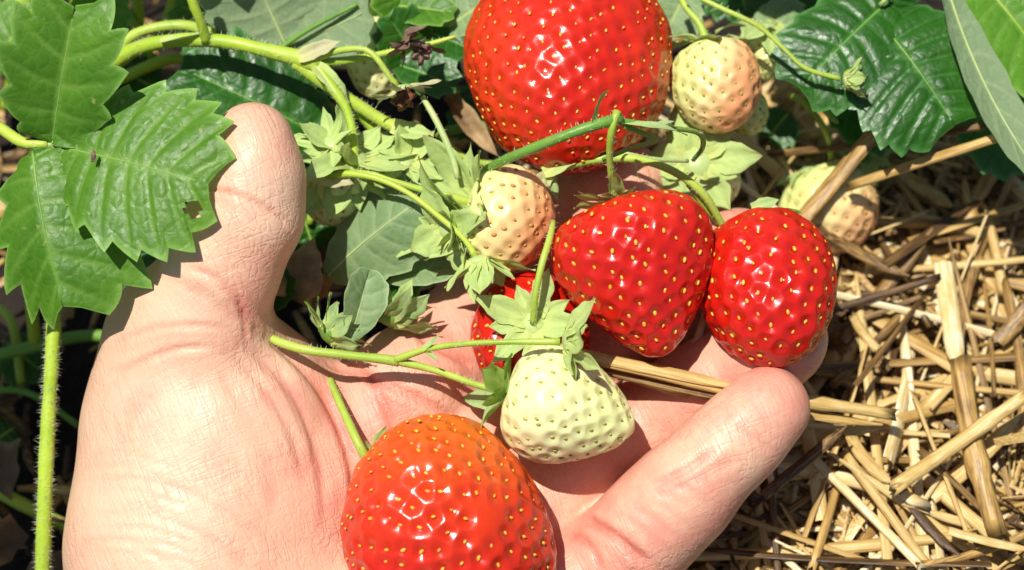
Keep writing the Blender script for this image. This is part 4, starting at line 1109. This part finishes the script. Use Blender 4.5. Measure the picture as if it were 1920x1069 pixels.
# pale undersides at the top
lf = leaf('grey-green leaf showing its pale underside at the top, above the thick stem', at=(530, 95, -2.5))
add_leaflet(lf, V(545, 105, -2.5), V(455, -90, -1.8), 1.15, (0.1, -0.2, -1), M['leaf_pale'], M['stem_pale'], nv=7, tooth=0.12, arch=0.15, fold=-0.1, puff=0.025, sd=14)
add_leaflet(lf, V(520, 95, -2.45), V(690, 20, -1.9), 0.72, (0.1, -0.2, -1), M['leaf_pale'], M['stem_pale'], nv=6, tooth=0.12, arch=0.15, fold=-0.15, puff=0.025, sd=15)
vv, ff, aa = tube(path((515, 98, -2.3), (580, 55, -2.1), (670, 8, -1.9)), [0.06, 0.05, 0.04], sides=8); obj('petiole', vv, ff, M['stem_green'], lf, aa)

# folded pale leaf in the middle
lf = leaf('folded pale grey-green leaf between the thumb and the peach-blushed berry', at=(620, 530, -1.4))
add_leaflet(lf, V(612, 520, -1.5), V(792, 372, -0.5), 0.85, (-0.2, 0.15, 1), M['leaf_pale'], M['stem_pale'], nv=7, tooth=0.12, arch=0.35, fold=-0.35, puff=0.025, wave=0.05, sd=16)
add_leaflet(lf, V(655, 640, 0.1), V(692, 505, 0.0), 0.42, (0.5, 0.2, 0.9), M['leaf_pale'], M['stem_pale'], nv=5, tooth=0.08, arch=0.2, fold=0.4, sd=17)
lf = leaf('deep green leaf half shaded under the folded pale leaf', at=(700, 560, -1.6))
add_leaflet(lf, V(690, 590, -1.6), V(790, 440, -1.1), 0.55, (0.4, 0.0, 1), M['leaf_dark'], M['stem_green'], nv=6, tooth=0.12, arch=0.2, fold=0.2, sd=18)
add_leaflet(lf, V(720, 525, -1.3), V(858, 500, -1.0), 0.32, (0.0, 0.4, 1), M['leaf_pale'], M['stem_green'], nv=5, tooth=0.1, arch=0.2, fold=0.3, sd=19)
add_leaflet(lf, V(470, 590, -1.6), V(545, 515, -1.2), 0.35, (0.3, 0.3, 1), M['leaf_dark'], M['stem_green'], nv=5, tooth=0.15, arch=0.2, fold=0.2, sd=20)

# dark leaves in the gap left of the largest berry
lf = leaf('small dark green leaf in the gap beside the white berry, left of the largest strawberry', at=(735, 150, -2.8))
add_leaflet(lf, V(790, 130, -2.9), V(728, 30, -2.3), 0.62, (0.2, 0.2, 1), M['leaf_dark'], M['stem_green'], nv=6, tooth=0.12, arch=0.2, fold=0.1, sd=21)
add_leaflet(lf, V(735, 118, -2.6), V(855, 160, -2.2), 0.42, (0.0, 0.3, 1), M['leaf_dark'], M['stem_green'], nv=5, tooth=0.2, arch=0.1, fold=0.25, sd=22)
add_leaflet(lf, V(800, 60, -2.9), V(885, 95, -2.5), 0.45, (0.1, 0.4, 1), M['leaf_dark'], M['stem_green'], nv=6, tooth=0.15, arch=0.2, fold=0.2, sd=23)
lf = leaf('green leaf at the top edge just left of the largest strawberry', at=(830, 20, -2.9))
add_leaflet(lf, V(700, 10, -3.0), V(850, 25, -2.5), 0.45, (0, 0.5, 1), M['leaf_fresh'], M['stem'], nv=6, tooth=0.15, arch=0.2, fold=0.2, sd=24)
add_leaflet(lf, V(830, 60, -2.8), V(935, -10, -2.6), 0.5, (0, 0.4, 1), M['leaf_pale'], M['stem'], nv=6, tooth=0.12, arch=0.2, fold=0.1, sd=25)
add_leaflet(lf, V(790, 40, -3.2), V(720, -60, -2.6), 0.7, (0, 0.4, 1), M['leaf_fresh'], M['stem'], nv=6, tooth=0.12, arch=0.2, fold=0.1, sd=26)

# right: dark glossy leaf of two visible leaflets
lf = leaf('glossy dark green round leaf at the upper right above the straw', at=(1660, 10, -2.2))
add_leaflet(lf, V(1668, 0, -2.3), V(1500, 165, -1.7), 1.02, (-0.05, 0.25, 1), M['leaf_dark'], M['stem_green'], nv=7, tooth=0.12, arch=0.25, fold=-0.12, puff=0.045, sd=27, tipround=0.55)
add_leaflet(lf, V(1640, 30, -2.3), V(1790, 235, -1.5), 1.45, (0.05, 0.2, 1), M['leaf_dark'], M['stem_green'], nv=8, tooth=0.11, arch=0.3, fold=-0.12, puff=0.037, sd=28, tipround=0.5)
add_leaflet(lf, V(1650, 20, -2.4), V(1690, -200, -2.0), 1.3, (0.05, 0.2, 1), M['leaf_dark'], M['stem_green'], nv=8, tooth=0.11, arch=0.3, fold=-0.12, puff=0.037, sd=29)
vv, ff, aa = tube(path((1650, 10, -2.15), (1658, 2, -2.0), (1668, -12, -2.0)), 0.05, sides=8); obj('petiole', vv, ff, M['stem_pale'], lf, aa)
lf = leaf('shaded dark leaf lying lower behind the flower bud', at=(1560, 170, -4.5))
add_leaflet(lf, V(1540, 150, -3.6), V(1690, 250, -3.4), 0.85, (0, 0.3, 1), M['leaf_dark'], M['stem_green'], nv=7, tooth=0.14, arch=0.2, fold=0.1, sd=30)

# right edge: turned leaf showing its under side
lf = leaf('large leaf folded over at the right edge showing its grey-green underside', at=(1800, -10, -0.5))
add_leaflet(lf, V(1765, -60, -1.6), V(1965, 350, -0.6), 0.5, (-0.55, 0.1, -1), M['leaf_pale'], M['stem_pale'], nv=8, tooth=0.10, arch=0.3, fold=-0.25, puff=0.030, sd=31)
add_leaflet(lf, V(1800, -80, -3.0), V(1990, 160, -2.6), 1.1, (0.2, 0.1, 1), M['leaf_bright'], M['stem'], nv=8, tooth=0.12, arch=0.2, fold=0.1, puff=0.030, sd=32)
lf = leaf('deeply shaded dark leaf behind the folded leaf at the right edge', at=(1850, 240, -4.2))
add_leaflet(lf, V(1790, 120, -4.0), V(1950, 300, -3.6), 1.2, (0.1, 0.2, 1), M['leaf_dark'], M['stem_green'], nv=7, tooth=0.12, arch=0.2, sd=33)

# bright young leaf, blurred, upper left
lf = leaf('bright yellow-green young leaf, out of focus at the top left', at=(205, 70, -3.6))
add_leaflet(lf, V(212, -30, -3.8), V(196, 68, -3.4), 0.42, (0.2, 0.2, 1), M['leaf_bright'], M['stem_bright'], nv=5, tooth=0.25, arch=0.1, fold=0.15, sd=34)
add_leaflet(lf, V(215, -20, -3.8), V(150, 20, -3.5), 0.4, (0.2, 0.2, 1), M['leaf_bright'], M['stem_bright'], nv=5, tooth=0.25, arch=0.1, fold=0.15, sd=35)

# unseen leaves added beyond the frame to shade soil at left and top
shade_leaves = [
    ('broad unseen leaf added for shade just beyond the left edge, lower', [(-320, 700), (-95, 560), 1.5, 0.6], 36), ('broad unseen leaf added for shade beyond the left edge, middle', [(-330, 420), (-90, 330), 1.6, 0.4], 37),
    ('broad unseen leaf added for shade beyond the left edge, top', [(-300, 140), (-70, 90), 1.6, 0.0], 38), ('broad unseen leaf added for shade beyond the bottom left corner', [(-330, 980), (-100, 830), 1.5, 1.0], 39),
    ('unseen leaf added for shade above the top left corner', [(-40, -330), (70, -90), 1.5, 0.2], 40), ('unseen leaf added for shade above the top edge, over the bright young leaf', [(330, -400), (280, -120), 1.5, -0.4], 41),
    ('unseen leaf added for shade above the top edge over the pale underside', [(620, -420), (560, -190), 1.5, -0.6], 42), ('unseen leaf added for shade above the top edge beside the largest berry', [(900, -450), (830, -170), 1.5, -1.0], 43),
    ('unseen leaf added for shade above the top edge over the peach-cheeked berry', [(1420, -420), (1440, -150), 1.4, -1.2], 44), ('unseen leaf added for shade beyond the upper right corner', [(2200, -250), (2000, -60), 1.6, -1.0], 45),
]
for lab, (b0, t0, hw, w0), sd_ in shade_leaves:
    lf = leaf(lab, 'unseen leaves added to shade the bed', at=(*b0, w0 - 0.5))
    add_leaflet(lf, V(*b0, w0 - 0.4), V(*t0, w0), hw, (0.0, 0.3, 1), M['leaf_fresh' if sd_ % 2 else 'leaf_dark'], M['stem'], nv=8, tooth=0.15, arch=0.25, fold=0.05, sd=sd_)
    c0 = V(*b0, w0 - 0.4); gx = G(b0[0], b0[1] + 60, 0.0)
    vv, ff, aa = tube([gx, gx * 0.4 + c0 * 0.6 + np.array([0, 0.3, 0.2]), c0], 0.1, sides=8); obj('petiole', vv, ff, M['stem'], lf, aa)
# ------------------------------------------------------------------ straw mulch
def straw_mesh(L, r, kind, sd):
    """one straw along local x, metres from cm; kinds: tube, flat (split open), node, sheath"""
    q = np.random.default_rng(sd); n = 11; S = 9
    x = np.linspace(-L / 2, L / 2, n)
    bend = q.normal(0, 0.025) * L; kink = q.normal(0, 0.03) * L
    y = bend * (1 - (2 * x / L) ** 2) + kink * np.clip(x / L, 0, 1); z = q.normal(0, 0.03) * L * (1 - (2 * x / L) ** 2)
    rad = np.full(n, r) * (1 + 0.02 * q.normal(size=n))
    if kind == 'node':
        k = q.integers(3, 8); rad[k] *= 1.2; rad[k + 1:] *= 0.9
    v, f = [], []
    if kind in ('flat', 'sheath'):
        half = 2.2 if kind == 'flat' else 1.5
        a = np.linspace(-half, half, S) * 0.55
        for i in range(n):
            tap = min(1.0, (n - 1 - i) / 2.5 + 0.12 + q.uniform(0, 0.1)) if kind == 'flat' else 1.0
            for aa_ in a:
                v.append((x[i] + q.normal(0, 0.01), y[i] + math.sin(aa_) * rad[i] * tap * 1.25, z[i] + (1 - math.cos(aa_)) * rad[i] * -0.8))
            
        for i in range(n - 1):
            for j in range(S - 1):
                f.append([i * S + j, (i + 1) * S + j, (i + 1) * S + j + 1, i * S + j + 1])
        m = len(v)       # a thickness of its own
        th = 0.018
        v += [(p[0], p[1], p[2] - th) for p in v]
        f += [[m + b for b in g[::-1]] for g in f]
        for i in range(n - 1):
            f.append([i * S, m + i * S, m + (i + 1) * S, (i + 1) * S]); k = i * S + S - 1
            f.append([k, k + S, m + k + S, m + k])
    else:
        for i in range(n):
            for j in range(S):
                a = 2 * math.pi * j / S
                e = q.uniform(-0.12, 0.12) if i in (0, n - 1) else 0
                v.append((x[i] + e, y[i] + math.cos(a) * rad[i], z[i] + math.sin(a) * rad[i] * 0.8))
        for i in range(n - 1):
            for j in range(S):
                f.append([i * S + j, i * S + (j + 1) % S, (i + 1) * S + (j + 1) % S, (i + 1) * S + j])
        # hollow ends: a short inner wall
        for end, i in ((0, 0), (1, n - 1)):
            b = len(v); dx = 0.25 if end == 0 else -0.25
            for j in range(S):
                a = 2 * math.pi * j / S
                v.append((x[i] + dx, y[i] + math.cos(a) * rad[i] * 0.7, z[i] + math.sin(a) * rad[i] * 0.55))
            for j in range(S):
                g = [i * S + j, b + j, b + (j + 1) % S, i * S + (j + 1) % S]
                f.append(g if end == 0 else g[::-1])
            f.append([b + j for j in range(S)])
    return np.array(v), f

STRAW_DATA = {}
def straw_data(kind, var):
    k = (kind, var)
    if k not in STRAW_DATA:
        v, f = straw_mesh(6.0, 0.19 if kind != 'flat' else 0.2, kind, 100 + var * 7 + len(kind))
        q = np.random.default_rng(var)
        STRAW_DATA[k] = mesh_data('straw', v * 0.01, f, M['straw'], {'tone': np.full(len(v), q.normal(0, 0.05))})
    return STRAW_DATA[k]

def place_straw(a, b, r, kind, var, roll, label, group, cat='straw', name='straw'):
    """straw between two view-frame points"""
    A, B = to_world(a), to_world(b)
    d = B - A; L = np.linalg.norm(d); X = d / L
    up = np.array([0, 0, 1.0]); Z = up - X * (up @ X); Z /= np.linalg.norm(Z); Y = np.cross(Z, X)
    c, s = math.cos(roll), math.sin(roll)
    Y, Z = Y * c + Z * s, Z * c - Y * s
    k = r / (0.19 if kind != 'flat' else 0.2)
    m = Matrix(((X[0] * L / 0.06, Y[0] * k, Z[0] * k, (A[0] + B[0]) / 2), (X[1] * L / 0.06, Y[1] * k, Z[1] * k, (A[1] + B[1]) / 2), (X[2] * L / 0.06, Y[2] * k, Z[2] * k, (A[2] + B[2]) / 2), (0, 0, 0, 1)))
    o = bpy.data.objects.new(name, straw_data(kind, var)); COL.objects.link(o)
    o.matrix_world = m
    return tag(o, label, cat, group)

SG = 'loose straws of the mulch'
marked = [  # ends in pixels with height above soil, radius, kind, label
    ((1498, 412, 3.4), (1662, 218, 4.4), 0.19, 'flat', 'broad split straw slanting across the small berry at the right'),
    ((1590, 350, 3.7), (1886, 250, 5.6), 0.13, 'tube', 'long pale straw running from the small berry up to the right edge leaf'),
    ((1440, 290, 2.6), (1848, 237, 5.2), 0.10, 'tube', 'thin orange-brown straw lying under the dark round leaf'),
    ((1380, 335, 2.6), (1530, 420, 2.4), 0.09, 'tube', 'short straw entering beside the middle fingertip'),
    ((1535, 425, 3.0), (1705, 517, 2.6), 0.13, 'flat', 'straw sloping down right from below the small berry'),
    ((1690, 322, 2.0), (1785, 388, 2.0), 0.17, 'flat', 'short golden split straw below the long pale straw'),
    ((1770, 490, 2.6), (1806, 700, 2.7), 0.20, 'flat', 'upright split straw ending at a dark joint, right side'),
    ((1800, 670, 2.7), (1868, 1010, 2.6), 0.26, 'node', 'thick pale upright straw below the dark joint at the right'),
    ((1835, 480, 2.3), (1812, 690, 2.5), 0.13, 'flat', 'olive straw leaning on the upright split straw'),
    ((1672, 918, 2.9), (1935, 735, 3.3), 0.17, 'node', 'grey-brown straw crossing over the thick pale straw'),
    ((1645, 880, 2.0), (1800, 690, 2.3), 0.16, 'flat', 'golden straw leading up to the dark joint'),
    ((1545, 585, 2.3), (1760, 517, 2.7), 0.09, 'tube', 'pale straw pointing up right beside the rightmost red berry'),
    ((1560, 560, 1.9), (1700, 530, 2.0), 0.07, 'flat', 'thin brown straw beside the rightmost red berry'),
    ((1590, 800, 2.8), (1690, 900, 2.5), 0.13, 'flat', 'bent straw below the bundle end, upper piece'),
    ((1680, 890, 2.5), (1800, 1040, 2.4), 0.13, 'flat', 'bent straw near the bottom right, lower piece'),
    ((1515, 850, 2.2), (1730, 1069, 2.4), 0.11, 'tube', 'long straw sloping down right from the pinky'),
    ((1580, 845, 2.5), (1750, 1069, 2.2), 0.12, 'tube', 'long straw sloping beside the bent straw at the bottom'),
    ((1780, 992, 2.8), (1935, 1030, 2.8), 0.11, 'flat', 'pale green straw at the bottom right corner'),
    ((1720, 1060, 2.4), (1930, 985, 2.4), 0.10, 'tube', 'thin straw rising to the right at the bottom right corner'),
    ((1700, 405, 1.9), (1845, 440, 2.3), 0.15, 'node', 'brown hollow straw with a cut end below the dark round leaf'),
    ((1650, 660, 2.2), (1600, 590, 2.4), 0.12, 'tube', 'short upright straw right of the rightmost red berry'),
    ((1575, 720, 1.9), (1612, 600, 2.0), 0.12, 'flat', 'pale upright split straw right of the ring finger'),
    ((1870, 640, 2.4), (1935, 560, 2.7), 0.17, 'flat', 'golden brown straw at the right edge'),
    ((1620, 760, 1.6), (1745, 755, 1.7), 0.10, 'tube', 'brown straw lying level behind the bundle end'),
    ((1430, 930, 3.0), (1588, 800, 3.6), 0.11, 'flat', 'twisted grey-brown straw blade touching the pinky from below'),
    ((1700, 1069, 1.6), (1600, 930, 1.5), 0.11, 'tube', 'shaded straw below the sloping straws at the bottom'),
    ((1880, 480, 1.8), (1935, 420, 1.9), 0.14, 'flat', 'pale straw at the right edge below the folded leaf'),
    ((1880, 560, 2.0), (1850, 400, 2.2), 0.13, 'tube', 'upright straw under the folded leaf at the right'),
]
for i, (a, b, r, k, lab) in enumerate(marked):
    place_straw(G(*a), G(*b), r * 0.85, k, i % 5, rng.normal(0, 0.3), lab, 'marked straws')

# bundle held in the fingers
bundle = [
    ((985, 640, 0.35), (1402, 730, 0.25), 0.10, 'flat', 'pale flat straw blade lying over the palm behind the white berry, uppermost of the bundle'),
    ((1000, 652, 0.2), (1410, 745, 0.1), 0.06, 'tube', 'thin straw just under the pale flat blade of the bundle'),
    ((1110, 690, -0.1), (1400, 757, 0.0), 0.075, 'tube', 'lowest straw of the bundle, reaching the pinky'),
    ((1120, 665, -0.3), (1350, 730, -0.4), 0.11, 'flat', 'brown split straw under the heart-shaped berry'),
    ((1150, 700, -0.35), (1380, 740, -0.3), 0.05, 'tube', 'thin brown straw inside the bundle'),
    ((1330, 735, -0.45), (1678, 782, -1.2), 0.13, 'node', 'thick straw with a dark jointed end sticking out behind the pinky tip'),
    ((1340, 750, -0.6), (1655, 792, -1.35), 0.09, 'flat', 'split straw along the jointed one behind the pinky tip'),
    ((1345, 728, -0.7), (1660, 768, -1.3), 0.07, 'flat', 'upper thin blade along the jointed straw behind the pinky tip'),
    ((1290, 660, -0.9), (1312, 560, -1.0), 0.08, 'tube', 'short straw standing between the heart-shaped and the rightmost red berry'),
    ((1318, 470, -1.5), (1352, 430, -1.4), 0.07, 'tube', 'tiny straw end beside the middle fingertip'),
]
for i, (a, b, r, k, lab) in enumerate(bundle):
    place_straw(V(*a), V(*b), r, k, i % 5, rng.normal(0, 0.25), lab, 'straws held in the hand')

# loose mulch: individuals that show, then the mass below
def bed_point(q):
    """a ground spot (view frame) in the mulch: dense on the right, thin elsewhere"""
    while True:
        px, py = q.uniform(900, 2250), q.uniform(180, 1350)
        if px < 1380 and q.uniform() < 0.55: continue
        if py < 330 and q.uniform() < 0.6: continue
        return px, py
q = np.random.default_rng(17)
kinds = ['tube', 'flat', 'flat', 'node', 'sheath', 'flat']
def where(px, py):
    if py < 330: return 'under the leaves at the upper right', 'upper right'
    if px < 1560 and py < 700: return 'close beside the rightmost red berry', 'beside the red berry'
    if px < 1560: return 'below the pinky', 'below the pinky'
    if py < 560: return 'below the folded leaf at the right' if px > 1760 else 'below the small unripe berry', 'middle right'
    if py < 800: return 'beside the bundle end near the right edge' if px > 1780 else 'just beyond the bundle end', 'bundle end'
    return 'in the bottom right corner' if px > 1740 else 'in the mulch below the bundle end', 'bottom right'
LOOK = {'tube': 'hollow round', 'flat': 'split flat', 'node': 'jointed', 'sheath': 'curled'}
i = tries = 0
used = set()
while i < 265 and tries < 20000:
    tries += 1
    px, py = bed_point(q)
    if px < 1330 or px > 1930 or py > 1090: continue
    z = q.uniform(0.5, 2.3); L = q.uniform(2.0, 7.5); a = q.uniform(0, math.pi); rad_ = q.uniform(0.035, 0.10) if q.uniform() < 0.6 else q.uniform(0.1, 0.19)
    c = G(px, py, z); tilt = q.normal(0, 0.14)
    dw = (np.array([math.cos(a) * math.cos(tilt), math.sin(a) * math.cos(tilt), math.sin(tilt)])) @ R.T
    wh, zone = where(px, py)
    way = 'lying level' if (a < 0.4 or a > 2.74) else 'pointing up right' if a < 1.2 else 'standing upright' if a < 1.94 else 'pointing up left'
    lab = '%s %s %s straw %s %s' % ('long' if L > 4.5 else 'short', 'thin' if rad_ < 0.09 else 'thick', LOOK[kinds[i % 6]], way, wh)
    if lab in used: continue        # every straw has a label of its own
    used.add(lab)
    place_straw(c - dw * L / 2, c + dw * L / 2, rad_, kinds[i % 6], int(q.integers(0, 6)), q.normal(0, 0.5), lab, SG)
    i += 1

def straw_mass(name, n, fn, zr, Lr, rr, label, sd):
    q = np.random.default_rng(sd); parts = []
    VV, FF, TT = [], [], []; off = 0
    for i in range(n):
        px, py = fn(q); z = q.uniform(*zr); L = q.uniform(*Lr); a = q.uniform(0, math.pi); tl = q.normal(0, 0.18); r = q.uniform(*rr)
        c = G(px, py, z)
        X = np.array([math.cos(a) * math.cos(tl), math.sin(a) * math.cos(tl), math.sin(tl)]) @ R.T
        up = np.array([0, 0, 1.0]) @ R.T
        Z, Y = ortho(X, up + q.normal(0, 0.4, 3))
        w = r * (1.6 if i % 2 else 1.0); h = r * (0.25 if i % 2 else 0.8)
        prof = [(-1, 0), (-0.4, 0.9), (0.4, 0.9), (1, 0), (0.3, -0.7), (-0.3, -0.7)]
        bend = q.normal(0, 0.06) * L
        for k, t in enumerate((-0.5, -0.1, 0.25, 0.5)):
            cc = c + X * t * L + Y * bend * (1 - 4 * t * t)
            tp = 0.6 if k in (0, 3) else 1.0
            for (y, zz) in prof: VV.append(cc + Y * y * w * tp + Z * zz * h * tp)
        for k in range(3):
            for j in range(6):
                FF.append([off + k * 6 + j, off + k * 6 + (j + 1) % 6, off + (k + 1) * 6 + (j + 1) % 6, off + (k + 1) * 6 + j])
        TT += [q.normal(-0.06, 0.2)] * 24; off += 24
    o = obj(name, np.array(VV), np.array(FF), M['straw'], None, {'tone': np.array(TT)}, smooth=False)
    tag(o, label, 'straw', kind='stuff')
straw_mass('straw_litter', 3600, bed_point, (-0.4, 1.6), (0.8, 6.0), (0.02, 0.10), 'deep layer of broken straw under the loose stalks', 5)
straw_mass('straw_chaff', 3200, bed_point, (0.3, 2.0), (0.2, 1.3), (0.012, 0.05), 'small straw chips scattered through the mulch', 6)
straw_mass('bed_litter', 620, lambda q: (q.uniform(-300, 1900) if q.uniform() < 0.5 else q.uniform(-200, 900), q.uniform(-600, 1300)), (-0.4, 0.3), (0.6, 2.5), (0.03, 0.10), 'sparse straw bits on the dark soil under the plants', 7)

# brown dead leaves on the soil below the plants
q = np.random.default_rng(23)
def dead(px, py, z, L, W, lab):
    a = q.uniform(0, 6.28); d = np.array([math.cos(a), math.sin(a), 0.1]) @ R.T; up = np.array([q.normal(0, 0.3), q.normal(0, 0.3), 1]) @ R.T
    P, f, at_ = sepal_mesh(G(px, py, z), d, up, L, W, q.normal(0, 0.8), 0.5, q.normal(0, 0.8), n=12, m=7, tipcurl=q.normal(0, 0.8))
    tag(obj('dead_leaf', P, f, M['dead_leaf'], None), lab, 'dead leaf', 'dead leaves on the soil')
for px, py, L, W, lab in ((300, 480, 1.6, 0.9, 'brown dead leaf below the tip of the jagged leaf'), (215, 440, 1.3, 0.7, 'small brown dead leaf under the jagged leaf'), (560, 530, 1.5, 1.0, 'crumpled brown dead leaf beside the thumb base'),
                         (35, 985, 1.5, 0.8, 'curled brown leaf on the soil at the lower left edge'), (60, 1050, 1.6, 0.8, 'dry leaf at the bottom left corner'), (130, 130, 1.8, 0.9, 'dead leaf in shade behind the jagged leaf'),
                         (20, 830, 1.3, 0.8, 'brown leaf scrap beside the hairy petiole'), (10, 150, 1.6, 0.7, 'dead leaf at the left edge, top'), (860, 200, 1.8, 0.5, 'pale dry blade in the gap left of the largest strawberry'),
                         (330, 130, 1.5, 0.8, 'dead leaf under the arching stem'), (560, 20, 1.3, 0.6, 'brown scrap behind the pale underside leaf'), (1360, 480, 1.2, 0.6, 'brown scrap between the two right red berries')):
    dead(px, py, 0.5, L, W, lab)
# ------------------------------------------------------------------ lower storey of the bed: more leaves and stems in the shade
fill = [  # base px, tip px, w, half width, material, label
    ((-20, 130), (60, 30), -4.4, 0.8, 'leaf_fresh', 'shaded green leaf low in the top left corner'),
    ((150, 130), (80, 200), -4.8, 0.7, 'leaf_dark', 'dark leaf low behind the upper jagged leaflet'),
    ((300, 170), (215, 130), -4.4, 0.7, 'leaf_dark', 'dark leaf low behind the arching stem'),
    ((420, 40), (330, 10), -4.0, 0.7, 'leaf_fresh', 'shaded green leaf behind the upright stem at the top'),
    ((500, 330), (590, 290), -3.4, 0.75, 'leaf_dark', 'dark leaf in the gap right of the thumb tip'),
    ((590, 470), (560, 380), -3.4, 0.7, 'leaf_dark', 'dark leaf low between the thumb and the folded pale leaf'),
    ((760, 330), (820, 400), -2.4, 0.6, 'leaf_pale', 'pale leaf behind the slender stalks in the centre'),
    ((700, 330), (770, 300), -2.2, 0.5, 'leaf_pale', 'small pale leaf right of the calyx beside the thumb tip'),
    ((830, 480), (760, 460), -2.0, 0.45, 'leaf_fresh', 'green leaf tucked left of the pale hanging bud'),
    ((620, 20), (560, -20), -3.3, 0.6, 'leaf_pale', 'pale leaf behind the white berry at the top edge'),
    ((920, 230), (850, 200), -4.6, 0.6, 'leaf_dark', 'dark leaf deep in the gap left of the largest strawberry'),
    ((1420, 20), (1490, 60), -3.8, 0.6, 'leaf_pale', 'pale green leaf between the small berry and the dark round leaf'),
    ((1290, -20), (1250, 60), -3.6, 0.55, 'leaf_pale', 'pale leaf at the top edge right of the largest strawberry'),
    ((1480, 210), (1440, 260), -4.8, 0.5, 'leaf_dark', 'small dark leaf low behind the peach-cheeked berry'),
    ((1500, -70), (1560, 40), -4.2, 0.9, 'leaf_dark', 'dark leaf low at the top edge beside the dark round leaf'),
    ((1900, 20), (1830, 110), -4.4, 0.9, 'leaf_dark', 'shaded dark leaf low behind the folded leaf, near the top right corner'),
    ((1380, -60), (1400, 30), -4.4, 0.8, 'leaf_dark', 'dark leaf low at the top edge behind the thin bud stalk'),
    ((10, 640), (80, 700), -4.9, 0.6, 'leaf_dark', 'dark leaf in deep shade left of the hairy petiole'),
    ((30, 800), (-40, 850), -4.6, 0.6, 'leaf_dark', 'dark leaf in deep shade at the left edge below'),
    ((200, 480), (280, 540), -3.8, 0.6, 'leaf_dark', 'dark leaf low under the jagged leaf beside the thumb base'),
]
for i, (b0, t0, w0, hw, mt, lab) in enumerate(fill):
    lf = leaf(lab, 'low leaves of the bed', at=(*b0, w0))
    add_leaflet(lf, V(*b0, w0 - 0.2), V(*t0, w0), hw, (0.1 * math.sin(i * 2.3), 0.35, 1), M[mt], M['stem'], nv=7, tooth=0.18, arch=0.25, fold=0.12 * math.sin(i * 1.7), sd=60 + i)
shade_stems = [
    ([(10, 200, -6.5), (40, 90, -5.4), (95, -30, -4.2)], 0.17, 'leaning yellow-green petiole behind the upper jagged leaflet'),
    ([(150, 160, -6.5), (140, 60, -5.6), (150, -40, -4.8)], 0.15, 'upright petiole in shade left of the bright young leaf'),
    ([(420, 150, -5.0), (330, 110, -4.4), (220, 150, -4.2)], 0.12, 'shaded stem crossing under the arching stem'),
    ([(250, 160, -5.4), (262, 90, -4.9), (255, -30, -4.2)], 0.12, 'blurred petiole right of the bright young leaf'),
    ([(-40, 560, -4.8), (20, 600, -4.6), (40, 720, -4.8)], 0.10, 'dim hanging stem at the left edge'),
    ([(560, 250, -3.5), (600, 320, -3.2), (580, 420, -3.3)], 0.08, 'thin stem in shade right of the thumb'),
    ([(820, 250, -2.6), (880, 300, -2.6), (960, 310, -2.8)], 0.07, 'thin shaded stem above the peach-blushed berry'),
]
for pts, r, lab in shade_stems: ground_stem(lab, pts, r, M['stem_bright' if r > 0.11 else 'stem'])

for px, py, w0, L_, W_, lab, sd_ in ((545, 560, -1.3, 1.3, 0.9, 'crumpled tan dead leaf right of the thumb base', 1), (580, 520, -1.6, 1.2, 0.8, 'dry tan leaf scrap under the folded pale leaf', 2), (840, 180, -2.6, 1.6, 0.4, 'dry straw-coloured blade in the dark gap left of the largest berry', 3),
                                     (1010, 335, -1.0, 0.6, 0.4, 'small brown dry scrap beside the peach-blushed berry', 4), (745, 265, -1.5, 0.5, 0.35, 'dry brown scale on the forked stem', 5)):
    q2 = np.random.default_rng(sd_)
    P, f, a_ = sepal_mesh(V(px, py, w0), q2.normal(0, 1, 3) * [1, 1, 0.4], (0.2, 0.2, 1), L_, W_, q2.normal(0, 0.9), 0.7, q2.normal(0, 0.9), n=16, m=11, tipcurl=1.2)
    tag(obj('dead_leaf', P, f, M['straw_dry'], None), lab, 'dead leaf', 'dry scraps among the stems')
